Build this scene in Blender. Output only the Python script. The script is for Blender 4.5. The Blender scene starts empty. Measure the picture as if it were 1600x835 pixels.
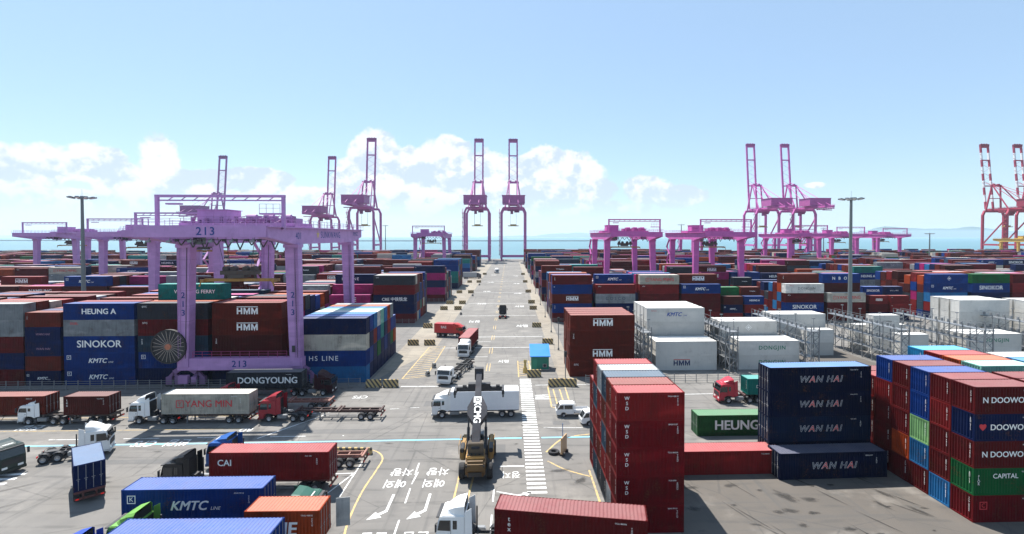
import bpy, bmesh, math, random
import numpy as np
from mathutils import Vector, Matrix
R = math.radians
rnd = random.Random(7)
SC = bpy.context.scene
COL = SC.collection

# ------------------------------------------------------------------ camera, sky, sun, exposure
CAM_H = 26.4
cam_d = bpy.data.cameras.new('camera'); cam = bpy.data.objects.new('camera', cam_d); COL.objects.link(cam)
cam_d.sensor_width = 36.0; cam_d.lens = 18.0
cam_d.shift_x = -0.01559; cam_d.shift_y = -0.01996
cam_d.clip_start = 0.3; cam_d.clip_end = 30000
cam.location = (0, 0, CAM_H); cam.rotation_euler = (R(90 - 1.15), 0, R(-2.0))
SC.camera = cam
SUN_TO = Vector((-3.8, 5.9, 12.56)).normalized()
SUN_EL = math.asin(SUN_TO.z); SUN_AZ = math.atan2(SUN_TO.x, SUN_TO.y)
sl = bpy.data.lights.new('sun', 'SUN'); sun = bpy.data.objects.new('sun', sl); COL.objects.link(sun)
sl.energy = 4.6; sl.angle = R(0.5); sl.color = (1.0, 0.955, 0.89)
sun.rotation_euler = (-SUN_TO).to_track_quat('-Z', 'Y').to_euler()
SC.view_settings.view_transform = 'Standard'; SC.view_settings.look = 'None'
SC.view_settings.exposure = 0.95; SC.view_settings.gamma = 1.0
SC.view_settings.use_curve_mapping = False
SC.render.engine = 'CYCLES'
SC.cycles.use_denoising = True
SC.cycles.max_bounces = 6; SC.cycles.diffuse_bounces = 3; SC.cycles.volume_bounces = 1
SC.cycles.transparent_max_bounces = 8

class NT:
    """tiny node-tree helper: N.math('ADD', a, b) and friends; a, b are sockets or numbers"""
    def __init__(s, tree): s.t = tree
    def node(s, kind, **kw):
        n = s.t.nodes.new(kind)
        for k, v in kw.items(): setattr(n, k, v)
        return n
    def set(s, sock, v):
        if isinstance(v, bpy.types.NodeSocket): s.t.links.new(v, sock)
        else: sock.default_value = v
    def math(s, op, a, b=None, c=None, clamp=False):
        n = s.node('ShaderNodeMath', operation=op, use_clamp=clamp)
        s.set(n.inputs[0], a)
        if b is not None: s.set(n.inputs[1], b)
        if c is not None: s.set(n.inputs[2], c)
        return n.outputs[0]
    def mix(s, f, a, b, blend='MIX'):
        n = s.node('ShaderNodeMix', data_type='RGBA', blend_type=blend)
        s.set(n.inputs[0], f); s.set(n.inputs[6], a); s.set(n.inputs[7], b)
        return n.outputs[2]
    def noise(s, vec, scale, detail=4, rough=0.55):
        n = s.node('ShaderNodeTexNoise'); s.set(n.inputs['Vector'], vec)
        n.inputs['Scale'].default_value = scale; n.inputs['Detail'].default_value = detail
        n.inputs['Roughness'].default_value = rough
        return n.outputs['Fac']
    def smooth(s, v, lo, hi):
        n = s.node('ShaderNodeMapRange', interpolation_type='SMOOTHSTEP')
        s.set(n.inputs[0], v); n.inputs[1].default_value = lo; n.inputs[2].default_value = hi
        return n.outputs[0]
    def mapping(s, vec, scale=(1, 1, 1), loc=(0, 0, 0), rot=(0, 0, 0)):
        n = s.node('ShaderNodeMapping'); s.set(n.inputs[0], vec)
        n.inputs['Scale'].default_value = scale; n.inputs['Location'].default_value = loc; n.inputs['Rotation'].default_value = rot
        return n.outputs[0]

W = bpy.data.worlds.new('World'); SC.world = W; W.use_nodes = True
wt = W.node_tree; wt.nodes.clear(); N = NT(wt)
sky = N.node('ShaderNodeTexSky', sky_type='NISHITA', sun_disc=False, sun_elevation=SUN_EL, sun_rotation=SUN_AZ,
             altitude=30.0, air_density=1.0, dust_density=0.4, ozone_density=1.6)
bg = N.node('ShaderNodeBackground'); bg.inputs[1].default_value = 0.082
wo = N.node('ShaderNodeOutputWorld'); wt.links.new(bg.outputs[0], wo.inputs[0])
tc = N.node('ShaderNodeTexCoord'); gen = tc.outputs['Generated']
sx = N.node('ShaderNodeSeparateXYZ'); wt.links.new(gen, sx.inputs[0])
AZ = N.math('ARCTAN2', sx.outputs[0], sx.outputs[1]); EL = N.math('ARCSINE', sx.outputs[2])
def cloud_envelope(blobs, dv=0.0):
    env = None
    for (u, v, ru, rv) in blobs:
        a0 = math.atan((u - 797) / 800.0); dist = math.hypot(800, u - 797)
        e0 = math.atan((369.5 - v) / dist) + dv
        wa = ru / 800.0 * math.cos(a0) ** 2; we = rv / dist
        p = N.math('POWER', N.math('ABSOLUTE', N.math('DIVIDE', N.math('SUBTRACT', AZ, a0), wa)), 2.0)
        q = N.math('POWER', N.math('ABSOLUTE', N.math('DIVIDE', N.math('SUBTRACT', EL, e0), we)), 2.0)
        b = N.math('SUBTRACT', 1.0, N.math('ADD', p, q))
        env = b if env is None else N.math('SMOOTH_MAX', env, b, 0.25)
    return N.math('MAXIMUM', env, -1.2)
BLOBS = [(20, 268, 75, 45), (85, 262, 60, 42), (165, 262, 70, 36), (262, 252, 36, 42), (215, 285, 80, 30), (330, 292, 60, 25), (415, 284, 55, 20),
         (590, 250, 42, 44), (560, 285, 40, 40), (640, 275, 60, 45), (700, 250, 45, 42), (760, 270, 42, 40), (690, 300, 110, 30),
         (850, 262, 40, 32), (895, 268, 46, 32), (830, 290, 70, 28), (900, 300, 60, 22), (1015, 296, 40, 24), (1060, 308, 50, 18), (1280, 288, 20, 6),
         (120, 312, 240, 20), (480, 306, 130, 16), (760, 326, 260, 16), (-150, 262, 120, 50), (-420, 270, 140, 45), (2000, 310, 120, 22)]
env = cloud_envelope(BLOBS)
vec = N.mapping(gen, (1, 1, 1.25))
n1 = N.noise(vec, 13.0, 9, 0.6); n2 = N.noise(vec, 38.0, 7, 0.62)
fld = N.math('ADD', N.math('MULTIPLY', N.math('SUBTRACT', n1, 0.5), 2.4), N.math('MULTIPLY', N.math('SUBTRACT', n2, 0.5), 1.1))
dens = N.math('ADD', N.math('ADD', env, 0.10), fld)
mask = N.math('MULTIPLY', N.smooth(dens, 0.0, 0.38), N.smooth(EL, 0.02, 0.085))
vec2 = N.mapping(gen, (1, 1, 1.25), (0.012, -0.006, -0.02))
lit = N.math('SUBTRACT', N.noise(vec2, 13.0, 9, 0.6), n1)
shade = N.smooth(N.math('ADD', N.math('MULTIPLY', lit, 6.0), N.math('MULTIPLY', EL, 3.2)), -0.05, 0.7)
ccol = N.mix(shade, (4.5, 5.2, 6.2, 1), (6.9, 6.9, 6.95, 1))
blue = N.mix(0.48, N.mix(1.0, sky.outputs[0], (1.0, 1.06, 1.07, 1), 'MULTIPLY'), (3.5, 4.9, 6.6, 1))   # high thin haze evens out the clear-air sky
skyc = N.mix(N.math('MULTIPLY', mask, 0.85), blue, ccol)
veil = N.smooth(EL, 0.16, 0.0)                       # the pale band of distant air above the sea
skyc = N.mix(N.math("MULTIPLY", veil, 0.18), skyc, (4.6, 5.6, 6.6, 1))
wt.links.new(skyc, bg.inputs[0])

# ------------------------------------------------------------------ materials
MATS = {}
def material(name):
    m = bpy.data.materials.new(name); m.use_nodes = True
    t = m.node_tree; t.nodes.clear(); n = NT(t)
    b = n.node('ShaderNodeBsdfPrincipled'); o = n.node('ShaderNodeOutputMaterial'); t.links.new(b.outputs[0], o.inputs[0])
    MATS[name] = m
    return m, n, b
def plain(name, col, rough=0.6, metal=0.0, vary=0.12, scale=3.0):
    m, n, b = material(name)
    c = n.node('ShaderNodeTexCoord').outputs['Object']
    f = n.noise(c, scale, 5)
    n.set(b.inputs['Base Color'], n.mix(f, tuple(x * (1 - vary) for x in col) + (1,), tuple(min(1, x * (1 + vary)) for x in col) + (1,)))
    b.inputs['Roughness'].default_value = rough; b.inputs['Metallic'].default_value = metal
    return m
def painted(name, src='object', rough=0.5, dirt=0.25, chalk=0.0, rust=0.0, coat=0.0, spec=0.5, fade_sunlit=1.0):
    """paint whose colour comes from the object (or from the mesh's colour attribute), with dirt, streaks, chalking and rust"""
    m, n, b = material(name)
    if src == 'object':
        oi = n.node('ShaderNodeObjectInfo'); col = oi.outputs['Color']; rn = oi.outputs['Random']
    else:
        at = n.node('ShaderNodeAttribute', attribute_name='Col'); col = at.outputs['Color']; rn = 0.37
    if fade_sunlit != 1.0:                                    # roofs paler than sides: chalky fading plus sunlit brightness put into the colour
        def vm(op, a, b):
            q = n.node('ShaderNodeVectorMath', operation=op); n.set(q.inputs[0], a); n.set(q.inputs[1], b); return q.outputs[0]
        col = vm('ADD', vm('DIVIDE', vm('MULTIPLY', col, (fade_sunlit,) * 3), vm('ADD', vm('MULTIPLY', col, (1.6,) * 3), (1, 1, 1))), (.04, .042, .042))
    c = n.node('ShaderNodeTexCoord').outputs['Object']
    off = n.node('ShaderNodeVectorMath', operation='ADD'); n.set(off.inputs[0], c)
    cmb = n.node('ShaderNodeCombineXYZ')
    n.set(cmb.inputs[0], n.math('MULTIPLY', rn, 57.0)); n.set(cmb.inputs[1], n.math('MULTIPLY', rn, 31.0)); n.set(off.inputs[1], cmb.outputs[0])
    p = off.outputs[0]
    big = n.noise(p, 0.55, 5, 0.6); streak = n.noise(n.mapping(p, (5.0, 5.0, 0.5)), 1.0, 4, 0.6); fine = n.noise(p, 7.0, 5, 0.65)
    k = n.math('ADD', n.math('MULTIPLY', big, 0.6), n.math('MULTIPLY', streak, 0.4))
    out = n.mix(n.math('MULTIPLY', n.smooth(k, 0.42, 0.66), dirt), col, n.mix(0.04, n.mix(1.0, col, (.58, .60, .62, 1), 'MULTIPLY'), (0.14, 0.13, 0.11, 1)))
    wv = n.noise(n.mapping(p, (.25, .25, .9)), 1.0, 3, .5); out = n.mix(n.math('MULTIPLY', n.smooth(wv, .5, .72), min(1, dirt * 1.2)), out, n.mix(1.0, out, (1.5, 1.42, 1.38, 1), 'MULTIPLY'))
    if chalk: out = n.mix(n.math('MULTIPLY', n.smooth(k, 0.25, 0.6), chalk), out, n.mix(0.30, col, (0.60, 0.52, 0.49, 1)))
    if rust:
        rs = n.math('MULTIPLY', n.smooth(n.math('ADD', n.math('MULTIPLY', fine, 0.6), n.math('MULTIPLY', big, 0.5)), 0.62, 0.70), rust)
        out = n.mix(rs, out, (0.11, 0.045, 0.02, 1))
    n.set(b.inputs['Base Color'], out)
    n.set(b.inputs['Roughness'], n.math('ADD', rough - 0.1, n.math('MULTIPLY', big, 0.25)))
    b.inputs['Specular IOR Level'].default_value = spec
    if coat: b.inputs['Coat Weight'].default_value = coat; b.inputs['Coat Roughness'].default_value = 0.08
    return m
painted('container_paint', rough=0.55, dirt=0.75, rust=0.5, spec=0.05)
painted('reefer_paint', rough=0.5, dirt=0.18, rust=0.25, spec=0.2)
painted('container_roof', rough=0.6, dirt=0.25, chalk=0.3, rust=0.5, spec=0.3, fade_sunlit=2.3)
painted('far_container_paint', 'attr', rough=0.55, dirt=0.4, spec=0.06)
painted('far_container_roof', 'attr', rough=0.6, dirt=0.2, chalk=0.3, spec=0.3, fade_sunlit=2.3)
painted('crane_paint', rough=0.55, dirt=0.28, rust=0.15, spec=0.25)
painted('vehicle_paint', rough=0.35, dirt=0.10, coat=0.15, spec=0.3)
painted('worn_steel', rough=0.65, dirt=0.5, rust=0.8)
painted('marking_paint', rough=0.6, dirt=0.12)
plain('tyre_rubber', (0.022, 0.022, 0.024), 0.85)
plain('dark_steel', (0.035, 0.035, 0.038), 0.6)
plain('grey_steel', (0.22, 0.23, 0.24), 0.5, 0.4)
plain('mast_grey', (0.15, 0.17, 0.17), 0.55)
plain('galvanised', (0.20, 0.21, 0.22), 0.55, 0.2)
plain('black_plastic', (0.02, 0.02, 0.022), 0.5)
plain('concrete', (0.36, 0.34, 0.31), 0.9, 0, 0.2, 1.2)
plain('rim_steel', (0.45, 0.45, 0.46), 0.4, 0.7)
plain('wire', (0.05, 0.05, 0.055), 0.6)
m, n, b = material('dark_glass'); b.inputs['Base Color'].default_value = (0.015, 0.018, 0.02, 1); b.inputs['Roughness'].default_value = 0.06; b.inputs['Specular IOR Level'].default_value = 0.8
m, n, b = material('lamp_lens'); b.inputs['Base Color'].default_value = (0.8, 0.8, 0.78, 1); b.inputs['Roughness'].default_value = 0.1
m, n, b = material('red_lens'); b.inputs['Base Color'].default_value = (0.5, 0.01, 0.01, 1); b.inputs['Roughness'].default_value = 0.15; b.inputs['Emission Color'].default_value = (1, 0.03, 0.02, 1); b.inputs['Emission Strength'].default_value = 0.15

def ground_material(name, base, warm, seams=True, stain=1.0):
    m, n, b = material(name)
    c = n.node('ShaderNodeTexCoord').outputs['Object']
    big = n.noise(c, 0.035, 6, 0.6); mid = n.noise(c, 0.3, 6, 0.62); fine = n.noise(c, 9.0, 3, 0.7)
    lane = n.noise(n.mapping(c, (0.9, 0.03, 1)), 1.0, 4, 0.6); lane2 = n.noise(n.mapping(c, (0.03, 0.7, 1)), 1.0, 4, 0.6)
    col = n.mix(n.smooth(big, 0.38, 0.62), base + (1,), warm + (1,))
    col = n.mix(n.math('MULTIPLY', n.smooth(mid, 0.35, 0.7), 0.45), col, n.mix(0.5, col, (0.05, 0.05, 0.05, 1)))
    col = n.mix(n.math('MULTIPLY', n.smooth(n.math('MAXIMUM', lane, lane2), 0.54, 0.70), 0.42 * stain), col, (0.055, 0.055, 0.055, 1))
    blot = n.noise(c, 0.16, 5, 0.7)
    col = n.mix(n.math('MULTIPLY', n.smooth(blot, 0.64, 0.70), 0.55 * stain), col, (0.05, 0.047, 0.043, 1))
    dust = n.noise(c, 0.11, 5, 0.65)
    col = n.mix(n.math('MULTIPLY', n.smooth(dust, 0.55, 0.75), 0.4), col, (0.36, 0.33, 0.29, 1))
    col = n.mix(n.math('MULTIPLY', fine, 0.25), col, n.mix(0.5, col, (0.30, 0.29, 0.27, 1)))
    vo = n.node('ShaderNodeTexVoronoi', feature='DISTANCE_TO_EDGE'); n.set(vo.inputs['Vector'], n.mapping(c, (.09, .09, 1))); vo.inputs['Scale'].default_value = 1.0
    wob = n.math('ADD', vo.outputs['Distance'], n.math('MULTIPLY', n.math('SUBTRACT', n.noise(c, .8, 4, .7), .5), .02))
    crack = n.math('MULTIPLY', n.smooth(n.math('ABSOLUTE', wob), .007, .002), .45)
    col = n.mix(crack, col, (.06, .058, .055, 1))
    tw = n.node('ShaderNodeTexWave', wave_type='BANDS', bands_direction='Y'); n.set(tw.inputs['Vector'], n.mapping(c, (1, 1, 1), rot=(0, 0, .06))); tw.inputs['Scale'].default_value = .13; tw.inputs['Distortion'].default_value = 7; tw.inputs['Detail'].default_value = 3; tw.inputs['Detail Scale'].default_value = .25
    col = n.mix(n.math('MULTIPLY', n.math('MULTIPLY', n.smooth(tw.outputs['Fac'], .82, .99), n.smooth(mid, .4, .6)), .38 * min(1, stain)), col, (.06, .058, .055, 1))
    n.set(b.inputs['Base Color'], col); b.inputs['Roughness'].default_value = 0.85
    bump = n.node('ShaderNodeBump'); bump.inputs['Strength'].default_value = 0.25; bump.inputs['Distance'].default_value = 0.02
    n.set(bump.inputs['Height'], fine); n.set(b.inputs['Normal'], bump.outputs[0])
    return m
ground_material('asphalt', (0.142, 0.133, 0.123), (0.180, 0.169, 0.154))
ground_material('road_concrete', (0.150, 0.141, 0.129), (0.190, 0.179, 0.162), stain=1.0)
ground_material('sandy_verge', (0.24, 0.205, 0.16), (0.29, 0.255, 0.20), stain=0.5)
ground_material('stained_pad', (0.088, 0.075, 0.063), (0.120, 0.103, 0.086), stain=1.3)
ground_material('patched_asphalt', (0.10, 0.098, 0.095), (0.125, 0.12, 0.115), stain=.5)
def road_paint(name, col, wear):
    m, n, b = material(name); c = n.node('ShaderNodeTexCoord').outputs['Object']
    f = n.smooth(n.math('ADD', n.math('MULTIPLY', n.noise(c, 1.2, 6, 0.7), 0.6), n.math('MULTIPLY', n.noise(c, 9, 4, 0.7), 0.45)), wear - 0.1, wear + 0.1)
    n.set(b.inputs['Base Color'], n.mix(f, col + (1,), (0.2, 0.195, 0.185, 1))); b.inputs['Roughness'].default_value = 0.75
road_paint('white_line_paint', (0.72, 0.72, 0.70), 0.60)
road_paint('yellow_line_paint', (0.58, 0.40, 0.14), 0.56)
road_paint('blue_line_paint', (0.22, 0.60, 0.78), 0.64)
m, n, b = material('oil_stain'); c = n.node('ShaderNodeTexCoord').outputs['Object']       # worn dark spot on a disc of radius one, ragged towards its rim
oi = n.node('ShaderNodeObjectInfo'); ad = n.node('ShaderNodeVectorMath', operation='ADD'); n.set(ad.inputs[0], c)
cb = n.node('ShaderNodeCombineXYZ'); n.set(cb.inputs[0], n.math('MULTIPLY', oi.outputs['Random'], 40.0)); n.set(ad.inputs[1], cb.outputs[0])
ln = n.node('ShaderNodeVectorMath', operation='LENGTH'); n.set(ln.inputs[0], c)
ra = n.math('ADD', n.math('SUBTRACT', 0.85, ln.outputs['Value']), n.math('MULTIPLY', n.math('SUBTRACT', n.noise(ad.outputs[0], 2.2, 6, .7), .5), 1.7))
n.set(b.inputs['Alpha'], n.math('MULTIPLY', n.smooth(ra, 0.0, 0.7), 0.6)); b.inputs['Base Color'].default_value = (.03, .028, .026, 1); b.inputs['Roughness'].default_value = 0.6
m, n, b = material('sea_water'); c = n.node('ShaderNodeTexCoord').outputs['Object']
n.set(b.inputs['Base Color'], n.mix(n.noise(n.mapping(c, (0.0006, 0.002, 1)), 1.0, 4), (0.085, 0.185, 0.22, 1), (0.11, 0.225, 0.255, 1)))
b.inputs['Roughness'].default_value = 0.4; b.inputs['Specular IOR Level'].default_value = 0.18
bump = n.node('ShaderNodeBump'); bump.inputs['Strength'].default_value = 0.5; bump.inputs['Distance'].default_value = 0.4
n.set(bump.inputs['Height'], n.noise(c, 0.15, 5, 0.6)); n.set(b.inputs['Normal'], bump.outputs[0])
plain('hill_green', (0.05, 0.08, 0.05), 0.95, 0, 0.3, 0.004)
plain('breakwater_stone', (0.28, 0.27, 0.26), 0.9)
m, n, b = material('hazard_stripe'); c = n.node('ShaderNodeTexCoord').outputs['Object']; sp = n.node('ShaderNodeSeparateXYZ'); n.set(sp.inputs[0], c)
st = n.math('FRACT', n.math('MULTIPLY', n.math('ADD', sp.outputs[0], n.math('MULTIPLY', sp.outputs[2], 0.8)), 1.35))
n.set(b.inputs['Base Color'], n.mix(n.math('MULTIPLY', n.noise(c, 3.0, 5), 0.5), n.mix(n.math('GREATER_THAN', st, 0.5), (0.55, 0.38, 0.13, 1), (0.025, 0.024, 0.022, 1)), (0.22, 0.2, 0.17, 1)))
b.inputs['Roughness'].default_value = 0.8

# ------------------------------------------------------------------ mesh and object helpers
class MB:
    def __init__(s): s.v = []; s.f = []; s.m = []
    def add(s, vs, fs, m=0):
        o = len(s.v); s.v += [tuple(p) for p in vs]
        for f in fs: s.f.append(tuple(i + o for i in f)); s.m.append(m)
    def box(s, x0, x1, y0, y1, z0, z1, m=0):
        s.add([(x0, y0, z0), (x1, y0, z0), (x1, y1, z0), (x0, y1, z0), (x0, y0, z1), (x1, y0, z1), (x1, y1, z1), (x0, y1, z1)],
              [(0, 3, 2, 1), (4, 5, 6, 7), (0, 1, 5, 4), (1, 2, 6, 5), (2, 3, 7, 6), (3, 0, 4, 7)], m)
    def bar(s, p, q, w=0.2, h=None, w2=None, h2=None, m=0):
        """tapered rectangular bar from p to q"""
        p, q = Vector(p), Vector(q); d = (q - p).normalized(); h = w if h is None else h
        w2 = w if w2 is None else w2; h2 = h if h2 is None else h2
        up = Vector((0, 0, 1)) if abs(d.z) < 0.95 else Vector((0, 1, 0))
        a = d.cross(up).normalized(); b = a.cross(d).normalized()
        vs = []
        for c, ww, hh in ((p, w, h), (q, w2, h2)):
            vs += [c + a * (ww / 2) + b * (hh / 2), c - a * (ww / 2) + b * (hh / 2), c - a * (ww / 2) - b * (hh / 2), c + a * (ww / 2) - b * (hh / 2)]
        s.add(vs, [(0, 1, 2, 3), (7, 6, 5, 4), (0, 4, 5, 1), (1, 5, 6, 2), (2, 6, 7, 3), (3, 7, 4, 0)], m)
    def tube(s, p, q, r, n=8, r2=None, m=0, caps=True):
        p, q = Vector(p), Vector(q); d = (q - p).normalized(); r2 = r if r2 is None else r2
        up = Vector((0, 0, 1)) if abs(d.z) < 0.95 else Vector((1, 0, 0))
        a = d.cross(up).normalized(); b = a.cross(d)
        vs = [c + a * (rr * math.cos(6.2832 * i / n)) + b * (rr * math.sin(6.2832 * i / n)) for c, rr in ((p, r), (q, r2)) for i in range(n)]
        fs = [(i, (i + 1) % n, n + (i + 1) % n, n + i) for i in range(n)]
        if caps: fs += [tuple(range(n))[::-1], tuple(range(n, 2 * n))]
        s.add(vs, fs, m)
    def prism(s, prof, y0, y1, m=0, prof2=None):
        """polygon in x, z swept along y (prof2: the outline at y1)"""
        n = len(prof); q = prof2 or prof
        s.add([(x, y0, z) for x, z in prof] + [(x, y1, z) for x, z in q],
              [tuple(range(n)), tuple(range(2 * n - 1, n - 1, -1))] + [((i + 1) % n, i, n + i, n + (i + 1) % n) for i in range(n)], m)
    def lathe_y(s, prof, x, z, n=20, m=0):
        """closed ring: (radius, y) outline spun round an axis along y through x, z"""
        k = len(prof)
        vs = [(x + r * math.cos(6.2832 * i / n), y, z + r * math.sin(6.2832 * i / n)) for i in range(n) for r, y in prof]
        fs = [(i * k + j, i * k + (j + 1) % k, ((i + 1) % n) * k + (j + 1) % k, ((i + 1) % n) * k + j) for i in range(n) for j in range(k)]
        s.add(vs, fs, m)
    def mesh(s, name, mats, bevel=0.0, smooth=False):
        me = bpy.data.meshes.new(name); me.from_pydata(s.v, [], s.f)
        for mm in (mats if isinstance(mats, (list, tuple)) else [mats]): me.materials.append(MATS[mm])
        me.polygons.foreach_set('material_index', s.m)
        bm = bmesh.new(); bm.from_mesh(me)
        if bevel:
            bmesh.ops.remove_doubles(bm, verts=bm.verts, dist=0.0005)
            bmesh.ops.recalc_face_normals(bm, faces=bm.faces)
            es = [e for e in bm.edges if len(e.link_faces) == 2 and e.calc_face_angle(0) > 0.5]
            bmesh.ops.bevel(bm, geom=es, offset=bevel, segments=2, affect='EDGES', clamp_overlap=True)
        else: bmesh.ops.recalc_face_normals(bm, faces=bm.faces)
        bm.to_mesh(me); bm.free()
        if smooth: me.polygons.foreach_set('use_smooth', [True] * len(me.polygons))
        me.update()
        return me
    def build(s, name, mats, parent=None, color=None, bevel=0.0, smooth=False):
        return place(name, s.mesh(name, mats, bevel, smooth), parent, color)
def place(name, me, parent=None, color=None, loc=None, rotz=None):
    o = bpy.data.objects.new(name, me); COL.objects.link(o)
    if parent is not None: o.parent = parent
    if color is not None: o.color = tuple(color[:3]) + (1,)
    if loc is not None: o.location = loc
    if rotz is not None: o.rotation_euler = (0, 0, rotz)
    return o
def tag(o, label=None, cat=None, group=None, kind=None):
    if label: o['label'] = label
    if cat: o['category'] = cat
    if group: o['group'] = group
    if kind: o['kind'] = kind
    return o
def thing(name, label, cat, loc=(0, 0, 0), rotz=0.0, group=None):
    o = bpy.data.objects.new(name, None); COL.objects.link(o); o.empty_display_size = 0.5
    o.location = loc; o.rotation_euler = (0, 0, rotz)
    return tag(o, label, cat, group)
KIDS = {}
def copy_tree(o, loc, rotz=None, label=None, color_map=None, parent=None):
    c = o.copy(); COL.objects.link(c)
    if parent is not None: c.parent = parent
    else:
        c.location = loc
        if rotz is not None: c.rotation_euler = (0, 0, rotz)
    if label: c['label'] = label
    if color_map and tuple(round(x, 4) for x in c.color[:3]) in color_map: c.color = tuple(color_map[tuple(round(x, 4) for x in c.color[:3])]) + (1,)
    for ch in list(o.children): copy_tree(ch, None, parent=c, color_map=color_map)
    return c
TXT = {}
def text_mesh(s, size, bold=0.0, shear=0.0, mats=('marking_paint',), charmat=None, spacing=1.0, line=1.0, extrude=0.0):
    """lettering in the x-z plane, centred on the origin, read from -y"""
    key = (s, size, bold, shear, tuple(mats), spacing, line, tuple(charmat or ()))
    if key in TXT: return TXT[key]
    cu = bpy.data.curves.new('lettering', 'FONT'); cu.body = s; cu.size = size; cu.align_x = 'CENTER'; cu.align_y = 'CENTER'
    cu.offset = 0.0; cu.shear = shear; cu.space_character = spacing; cu.space_line = line; cu.resolution_u = 3; cu.extrude = extrude
    for mm in mats: cu.materials.append(MATS[mm])
    if charmat:
        for i, k in enumerate(charmat): cu.body_format[i].material_index = k
    o = bpy.data.objects.new('lettering', cu); COL.objects.link(o)
    me = bpy.data.meshes.new_from_object(o.evaluated_get(bpy.context.evaluated_depsgraph_get()))
    bpy.data.objects.remove(o); bpy.data.curves.remove(cu)
    me.transform(Matrix.Rotation(math.pi / 2, 4, 'X'))
    if bold > .004:                                    # heavy faces: the same outline laid down three times, each a hair proud of the last
        bm = bmesh.new(); bm.from_mesh(me)
        for k, dx, dz in ((1, -1, -.55), (2, 1, .55), (3, -1, .55), (4, 1, -.55)):
            m2 = me.copy(); m2.transform(Matrix.Translation((dx * bold * .8 * size, -.0008 * k, dz * bold * .8 * size))); bm.from_mesh(m2); bpy.data.meshes.remove(m2)
        bm.to_mesh(me); bm.free()
    me.name = 'lettering'; TXT[key] = me
    return me
# ------------------------------------------------------------------ the setting
def sheet(name, pts, z, mat, kind='structure'):
    mb = MB(); mb.add([(x, y, z) for x, y in pts], [tuple(range(len(pts)))])
    return tag(mb.build(name, mat), kind=kind)
def rect(x0, x1, y0, y1): return [(x0, y0), (x1, y0), (x1, y1), (x0, y1)]
mb = MB(); mb.box(-2500, 2500, -60, 600, -6, 0); tag(mb.build('ground', 'asphalt'), kind='structure')
sheet('sea', rect(-20000, 20000, 595, 20000), -3.0, 'sea_water')
sheet('road', rect(-17.5, 9.0, 97, 575), 0.004, 'road_concrete')
sheet('verge_strip', rect(-25.5, -17.5, 119, 560), 0.006, 'sandy_verge')
sheet('verge_strip', rect(9.0, 12.6, 92, 560), 0.006, 'sandy_verge')
sheet('verge_strip', [(-25.4, 92.5), (-17.5, 119), (-25.5, 119)], 0.006, 'sandy_verge')
sheet('quay_apron', rect(-2400, 2400, 545, 598), 0.008, 'road_concrete')
sheet('storage_pad', rect(15.2, 75, 36, 56.5), 0.004, 'stained_pad')
sheet('storage_pad', rect(60, 76, 92, 121), 0.004, 'stained_pad')
# oil and tyre marks on the pad
MARKS = [(18.9, 52.6, 1.3, .45), (23.3, 52.9, 1.2, .5), (25.7, 47.6, .8, .5), (26.9, 47.8, 1.1, .6), (29.0, 47.4, .8, .4), (30.6, 44.6, .95, .5), (26.7, 45.3, .7, .5),
                     (27.9, 50.4, 1.9, .9), (30, 49.8, 1.2, .7), (38.3, 50.6, 1.6, .5), (17.8, 48.5, .9, .6), (39.3, 47.3, 1.7, .45), (36.5, 48.6, 1.5, .4), (5.6, 57.0, 1.9, .6), (7.6, 54.6, 1.5, .7)]
r2 = random.Random(3)
for i in range(12): MARKS.append((r2.uniform(16, 41), r2.uniform(43, 54), r2.uniform(.25, .8), r2.uniform(.15, .4)))
for i in range(16): MARKS.append((r2.uniform(17, 41), r2.uniform(43, 55), r2.uniform(1.5, 3.6), r2.uniform(.08, .2)))
for i in range(30): MARKS.append((r2.uniform(-55, 8), r2.uniform(42, 92), r2.uniform(.3, 1.2), r2.uniform(.2, .5)))
for i in range(24): MARKS.append((r2.uniform(-55, 8), r2.uniform(42, 90), r2.uniform(2.5, 8), r2.uniform(.1, .22)))
for i, (x, y, a, b_) in enumerate(MARKS):
    mb = MB(); mb.add([(1.35 * math.cos(6.2832 * k / 20), 1.35 * math.sin(6.2832 * k / 20), 0) for k in range(20)], [tuple(range(20))])
    o = mb.build('oil_mark', 'oil_stain'); o.location = (x, y, .0225 + .0006 * i); o.scale = (a, b_, 1); o.rotation_euler = (0, 0, r2.uniform(-.3, .3) if a < 1.4 else (r2.uniform(-1.3, -.9) if x > 12 else r2.uniform(-.5, .9))); tag(o, kind='structure')
# dark joints and patched strips in the paving
for y in (97.2, 116, 131, 160, 187, 222, 262, 310): sheet('paving_joint', rect(-17.4, 8.9, y, y + .16), .0115, 'dark_steel')
for x0, x1, y0, y1 in ((-33, -19, 68.9, 70.4), (-3.2, -.6, 60, 64.5), (-52, -40, 60.4, 61.6), (-13.5, -9.5, 79.5, 82), (6, 8.4, 71, 72.6), (-26, -20.5, 45, 52)): sheet('asphalt_patch', rect(x0, x1, y0, y1), .0105, 'patched_asphalt')
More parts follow.
